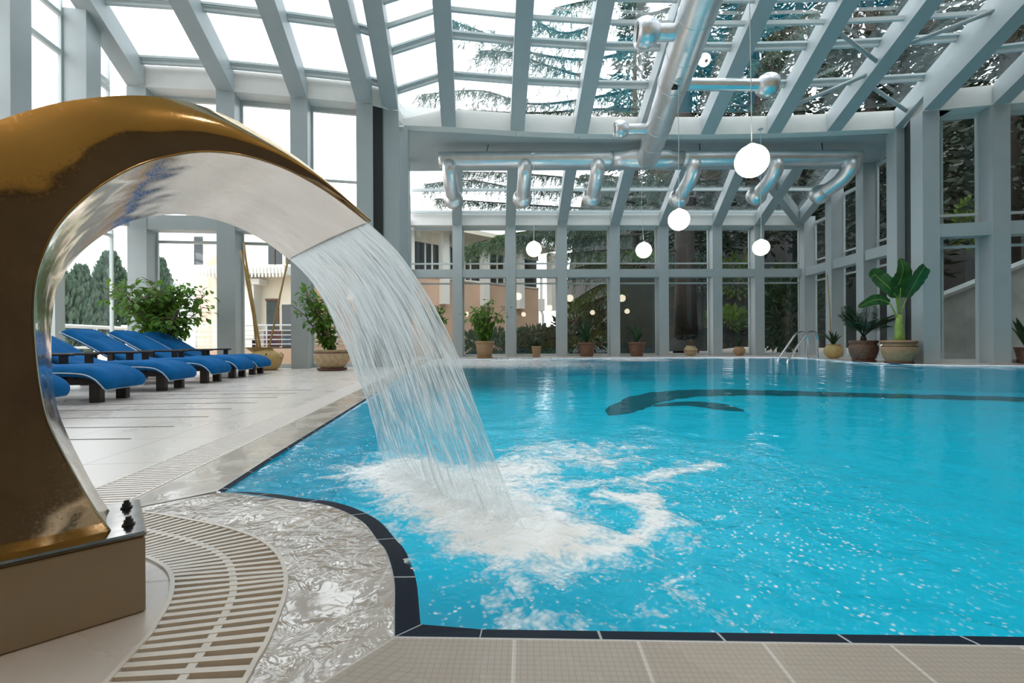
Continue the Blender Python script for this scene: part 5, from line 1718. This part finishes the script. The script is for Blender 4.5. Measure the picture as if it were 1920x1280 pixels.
cedar = thing('cedar_tree', 'big cedar with drooping boughs hanging over the glass roof and back windows', 'tree', (8.6, 22.5, 0))
CO = Vector((8.6, 22.5, 0))
tk = MB(); tk.tube([(8.6, 22.5, -.2), (8.6, 22.5, 3), (8.5, 22.4, 8), (8.3, 22.3, 16), (8.2, 22.2, 24)], [.62, .5, .42, .3, .1], 16); tk.build('trunk', M['bark'], cedar, off=CO)
br = MB(); nd_ = MB(); ns_ = MB()
def bough(pts, dens, droop, ln=.26, w=.03, target=None, rad=.06):
    target = target or nd_
    P = refine([Vector(p) for p in pts], 8)
    k = len(P)
    br.tube(P, [rad * (1 - .85 * i / (k - 1)) + .006 for i in range(k)], 7)
    length = sum((P[i + 1] - P[i]).length for i in range(k - 1))
    nt = int(length * dens)
    for q in range(nt):
        t = .12 + .88 * (q + random.random()) / nt
        i = min(int(t * (k - 1)), k - 2); p = P[i].lerp(P[i + 1], t * (k - 1) - i)
        tn = (P[i + 1] - P[i]).normalized(); sd = tn.cross(Vector((0, 0, 1))).normalized() * random.choice((-1, 1))
        L_ = rnd(.35, 1.1) * (1 - .55 * abs(t - .55)) * droop
        e = p + sd * L_ * rnd(.3, .8) + tn * L_ * rnd(0, .5) - Vector((0, 0, L_ * rnd(.35, 1.0)))
        mid = (p + e) / 2 + Vector((0, 0, L_ * .16))
        br.tube([p, mid, e], [.009, .006, .003], 4, False)
        for s_ in range(13):
            u_ = (s_ + random.random()) / 13
            b0 = p.lerp(mid, u_ * 2) if u_ < .5 else mid.lerp(e, u_ * 2 - 1)
            needle(target, b0, Vector((rnd(-.5, .5), rnd(-.5, .5), rnd(-1, .05))) + tn * .3, ln * rnd(.5, 1.1), w)
trunk_at = lambda z: Vector((8.4, 22.4, z))
for pts in [
    [(1260, 70, 19), (1120, 110, 18), (1000, 100, 17), (930, 70, 16), (850, 40, 15.5)],
    [(1260, 165, 19), (1130, 150, 18), (1040, 128, 17), (960, 100, 16.5), (900, 95, 16)],
    [(1270, 150, 19.5), (1130, 180, 18.5), (1000, 195, 17.5), (900, 170, 17), (790, 178, 16.5)],
    [(1260, 205, 19.5), (1120, 205, 18.5), (1000, 212, 17.8), (850, 205, 17)],
    [(1250, 20, 18), (1130, 45, 17), (1060, 62, 16), (1005, 40, 15)],
    [(1250, -10, 16.5), (1120, 0, 16), (1040, 15, 15.5)],
    [(1330, 215, 19), (1400, 160, 18), (1450, 95, 17), (1500, 60, 16), (1560, 40, 15.5)],
    [(1330, 120, 19), (1420, 60, 18), (1480, 30, 17), (1530, 20, 16)],
    [(1330, 100, 19), (1400, 110, 18), (1450, 130, 17), (1480, 160, 16)],
    [(1380, 200, 19), (1440, 190, 18), (1500, 140, 17), (1560, 120, 16)]]:
    bough([D(*p) for p in pts], 17, 1.25)
for pts in [
    [(1190, 380, 22), (1080, 360, 21), (980, 355, 20.5), (880, 338, 20), (800, 345, 19.5)],
    [(1190, 350, 22), (1080, 335, 21), (960, 325, 20.5), (850, 322, 20)],
    [(1180, 395, 21.8), (1050, 388, 21), (930, 380, 20.5), (820, 372, 20)],
    [(1250, 380, 22), (1200, 345, 21), (1140, 330, 20), (1090, 328, 19.6)]]:
    bough([D(*p) for p in pts], 20, 1.0)
for pts in [
    [(1180, 400, 22), (1060, 425, 21), (960, 440, 20.6), (905, 452, 20.2), (870, 462, 20)],
    [(1150, 410, 21.5), (1000, 432, 20.8), (930, 442, 20.2)],
    [(1190, 420, 21.8), (1110, 430, 21), (1050, 438, 20.5), (985, 440, 20)]]:
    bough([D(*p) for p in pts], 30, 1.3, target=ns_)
for pts in [
    [(1200, 440, 21.5), (1120, 445, 20.5), (1060, 450, 20)],
    [(1210, 500, 21.5), (1130, 495, 20.5), (1070, 505, 20)],
    [(1220, 525, 21.5), (1140, 530, 20.5), (1080, 560, 20)],
    [(1250, 560, 21.5), (1130, 582, 20.3), (1060, 608, 19.8), (1000, 622, 19.5), (962, 630, 19.3)],
    [(1240, 470, 21.5), (1160, 468, 20.6), (1060, 475, 20)], [(1230, 545, 21.3), (1150, 552, 20.5), (1090, 575, 20.1)], [(1180, 430, 21), (1110, 425, 20.3), (1040, 432, 19.9), (970, 440, 19.6)],
    [(1250, 590, 21.5), (1150, 612, 20.3), (1060, 630, 19.8), (1000, 640, 19.5)]]:
    bough([D(*p) for p in pts], 28, 1.3, target=random.choice((nd_, ns_)), rad=.07)
for z in (5, 7, 9, 11, 13, 15, 17, 19, 21):
    for a in range(4):
        an = rnd(.2, 2.9) if z < 14 else rnd(0, 6.28)
        L_ = (24 - z) * .26
        s_ = trunk_at(z); d = Vector((math.cos(an), math.sin(an), 0))
        bough([s_, s_ + d * L_ * .5 + Vector((0, 0, .2)), s_ + d * L_ + Vector((0, 0, -.3))], 5, 1.1, ln=.4, w=.06)
br.build('branches', M['bark'], cedar, off=CO)
nd_.build('foliage', M['cedar'], cedar, off=CO); ns_.build('sun_tinted_foliage', M['cedar_sun_tint'], cedar, off=CO)

def conifer(label, x, y, z0, h, r, mat, n=1500, trunk_r=.28, bare=.0, size=.42, group=None, name='conifer_tree'):
    t = thing(name, label, 'tree', (x, y, z0 - .3), 0, group)
    m = MB(); m.tube([(0, 0, 0), (0, 0, h * .5), (0, 0, h)], [trunk_r, trunk_r * .7, .03], 10); m.build('trunk', M['bark'], t)
    lf = MB()
    for q in range(n):
        zz = h * (bare + (1 - bare) * random.random() ** 1.25)
        rr = r * (1 - (zz / h - bare) / (1 - bare)) ** .8 * random.random() ** .45
        a = rnd(0, 6.28)
        p = Vector((math.cos(a) * rr, math.sin(a) * rr, zz - .12 * rr))
        d = Vector((math.cos(a), math.sin(a), rnd(-.55, .1))) + rvec() * .35
        needle(lf, p, d, size * rnd(.6, 1.3), size * .3)
    lf.build('foliage', M[mat], t)
    return t
def cypress(label, px, top_py, Y, w, name='cypress_tree', mat='cypress', n=1500):
    x = D(px, 640, Y).x; h = D(px, top_py, Y).z
    t = thing(name, label, 'tree', (x, Y, -.05))
    m = MB(); m.tube([(0, 0, 0), (0, 0, h * .9)], [.16, .03], 8); m.build('trunk', M['bark'], t)
    lf = MB()
    for q in range(n):
        f_ = random.random(); rr = w * (math.sin(math.pi * min(1, f_ * .82 + .16)) ** .8) * random.random() ** .3
        a = rnd(0, 6.28)
        needle(lf, Vector((math.cos(a) * rr, math.sin(a) * rr, h * f_ * .97)), Vector((math.cos(a) * .4, math.sin(a) * .4, 1)), .5, .2)
    lf.build('foliage', M[mat], t)
cypress('tall pale green cypress left of the corner post, seen through the spout arch', 207, 474, 30, 1.15, n=2200)
cypress('narrow cypress tip between the corner post and the leafy bush', 300, 486, 32, .9)
cypress('shorter dark cypress at the far left of the arch opening', 152, 500, 27, .8, n=1400)
cypress('bushy dark spruce at the left edge inside the spout arch', 112, 515, 22, 1.1, name='spruce_tree', n=1600)
# dark forest on the slope
fx = [(10.5, 27, 'dark forest trunk beside the big cedar, straight behind the ladder'), (13.2, 24.5, 'tall dark forest tree behind the bright undergrowth window'), (16.5, 26, 'dark forest tree just right of the bright undergrowth window'), (19.5, 22.5, 'dark forest tree behind the banana plant'),
      (23, 25, 'dark forest tree above the retaining wall'), (18.6, 17.0, 'dark pine nearest behind the pale sloping retaining wall'), (22.5, 18.5, 'dark pine at the right edge above the retaining wall'), (13.5, 31, 'tall dark forest tree high on the slope behind the ladder'), (9.0, 33, 'tall dark forest tree behind the cedar on the slope'),
      (18, 34, 'tall dark forest tree at the top of the slope'), (25, 33, 'tall dark forest tree at the far right of the slope'), (28, 22, 'dark forest tree beyond the right frame edge'), (16.2, 20.5, 'dark tree close behind the side windows near the pool ladder'), (31, 28, 'dark forest tree highest at the right')]
fx += [(x_, y_, 'tall dark conifer added to shade the right side of the hall') for x_, y_ in ((21, 10.9), (25, 13.0), (20.6, 7.0), (25, 8.5), (20.6, 2.8), (25, 4.0), (20.6, -1.8), (27.5, 12), (28, 6.5))]  # extra trees added to block sky light over the right side
for x, y, lb in fx:
    z = max(0, y - 20) * SLOPE * min(1, max(0, (x - 6) / 4)) + max(0, x - 13) * .22
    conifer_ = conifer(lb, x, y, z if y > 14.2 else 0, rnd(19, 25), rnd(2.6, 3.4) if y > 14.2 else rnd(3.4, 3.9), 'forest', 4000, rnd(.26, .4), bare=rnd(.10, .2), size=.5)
    if y < 14.2: conifer_['group'] = 'conifers added to shade the right side of the hall'
# undergrowth on the slope
def shrub_out(label, x, y, z, h, r, mat, n=500, size=.3):
    t = thing('forest_shrub', label, 'shrub', (x, y, z))
    lf = MB(); st = MB()
    for k in range(6):
        a = rnd(0, 6.28); st.tube([(0, 0, -.1), (math.cos(a) * r * .3, math.sin(a) * r * .3, h * .5), (math.cos(a) * r * .6, math.sin(a) * r * .6, h * .9)], [.03, .02, .008], 5)
    for q in range(n):
        v = rvec() * random.random() ** .4
        p = Vector((v.x * r, v.y * r, h * .52 + v.z * h * .5))
        needle(lf, p, v + Vector((0, 0, .3)), size * rnd(.6, 1.2), size * .5)
    st.build('stem', M['stem'], t); lf.build('foliage', M[mat], t)
def hz(x, y): return max(0, y - 20) * SLOPE * min(1, max(0, (x - 6) / 4)) + max(0, x - 13) * .22
q = D(1370, 640, 22); shrub_out('bright green undergrowth with painted-in sunlight, low in the forest window', q.x, 22.2, hz(q.x, 22.2) - .1, 1.1, 1.0, 'forest_light', 500)
q = D(1385, 600, 25); shrub_out('yellow-green shrub with painted-in sunlight behind the small round ochre pot', q.x, 25.5, hz(q.x, 25.5), 2.6, 1.3, 'forest_light', 420)
q = D(1310, 600, 25); shrub_out('dim green shrub behind the black window', q.x, 26, hz(q.x, 26), 2.2, 1.2, 'cedar', 420)
q = D(1490, 600, 19.4); shrub_out('large black-green shrub outside the alcove corner', q.x, 19.9, -.05, 4.0, 1.35, 'leaf_dark', 1500)
q = D(1440, 600, 21); shrub_out('lighter green shrub beside the black-green shrub outside the corner', q.x, 21.5, .2, 2.4, .7, 'cedar', 300)
q = D(1835, 410, 17.5); shrub_out('lime green leafy spray outside the right wall window', q.x, 17.6, D(1835, 470, 17.5).z, 2.2, .75, 'forest_light', 260)
q = D(925, 655, 21); shrub_out('grey-green juniper behind the shrub in the terracotta pot', q.x, 21, -.05, 1.1, 1.9, 'cedar', 900)
q = D(1010, 655, 21); shrub_out('dark juniper under the low cedar bough', q.x, 21.2, -.05, 1.3, 1.2, 'cedar', 700)
q = D(1100, 655, 21.5); shrub_out('deep green bush behind the red-brown pot with drooping leaves', q.x, 22.5, -.05, 2.6, 1.5, 'leaf_dark', 900)

# ------------------------------------------------------------------ daylight, eye
w = bpy.data.worlds.new('World'); bpy.context.scene.world = w; w.use_nodes = True
nt = w.node_tree; nt.nodes.clear()
out = nt.nodes.new('ShaderNodeOutputWorld'); bg = nt.nodes.new('ShaderNodeBackground')
tc = nd(nt, 'ShaderNodeTexCoord'); sx = nd(nt, 'ShaderNodeSeparateXYZ'); L(nt, tc.outputs['Generated'], sx.inputs[0])
L(nt, ramp(nt, sx.outputs[2], [(.0, (.95, .97, 1, 1)), (.5, (.93, .97, 1, 1)), (1, (.90, .96, 1, 1))]), bg.inputs[0])
bg.inputs[1].default_value = 1.35
L(nt, bg.outputs[0], out.inputs[0])
cam_d = bpy.data.cameras.new('Camera'); cam = bpy.data.objects.new('Camera', cam_d); C.objects.link(cam)
cam_d.sensor_width = 36; cam_d.sensor_fit = 'HORIZONTAL'; cam_d.lens = 36 * F / 1920; cam_d.clip_start = .05; cam_d.clip_end = 300
R_, U_, B_ = Vector((cp, 0, -sp)), Vector((sp, 0, cp)), Vector((0, -1, 0))
mw = Matrix(((R_.x, U_.x, B_.x, 0), (R_.y, U_.y, B_.y, 0), (R_.z, U_.z, B_.z, H), (0, 0, 0, 1)))
cam.matrix_world = mw
sc = bpy.context.scene
sc.camera = cam
sc.view_settings.view_transform = 'Standard'; sc.view_settings.look = 'None'
sc.view_settings.exposure = 1.42; sc.view_settings.gamma = 1.0; sc.view_settings.use_curve_mapping = False
sc.cycles.transparent_max_bounces = 24
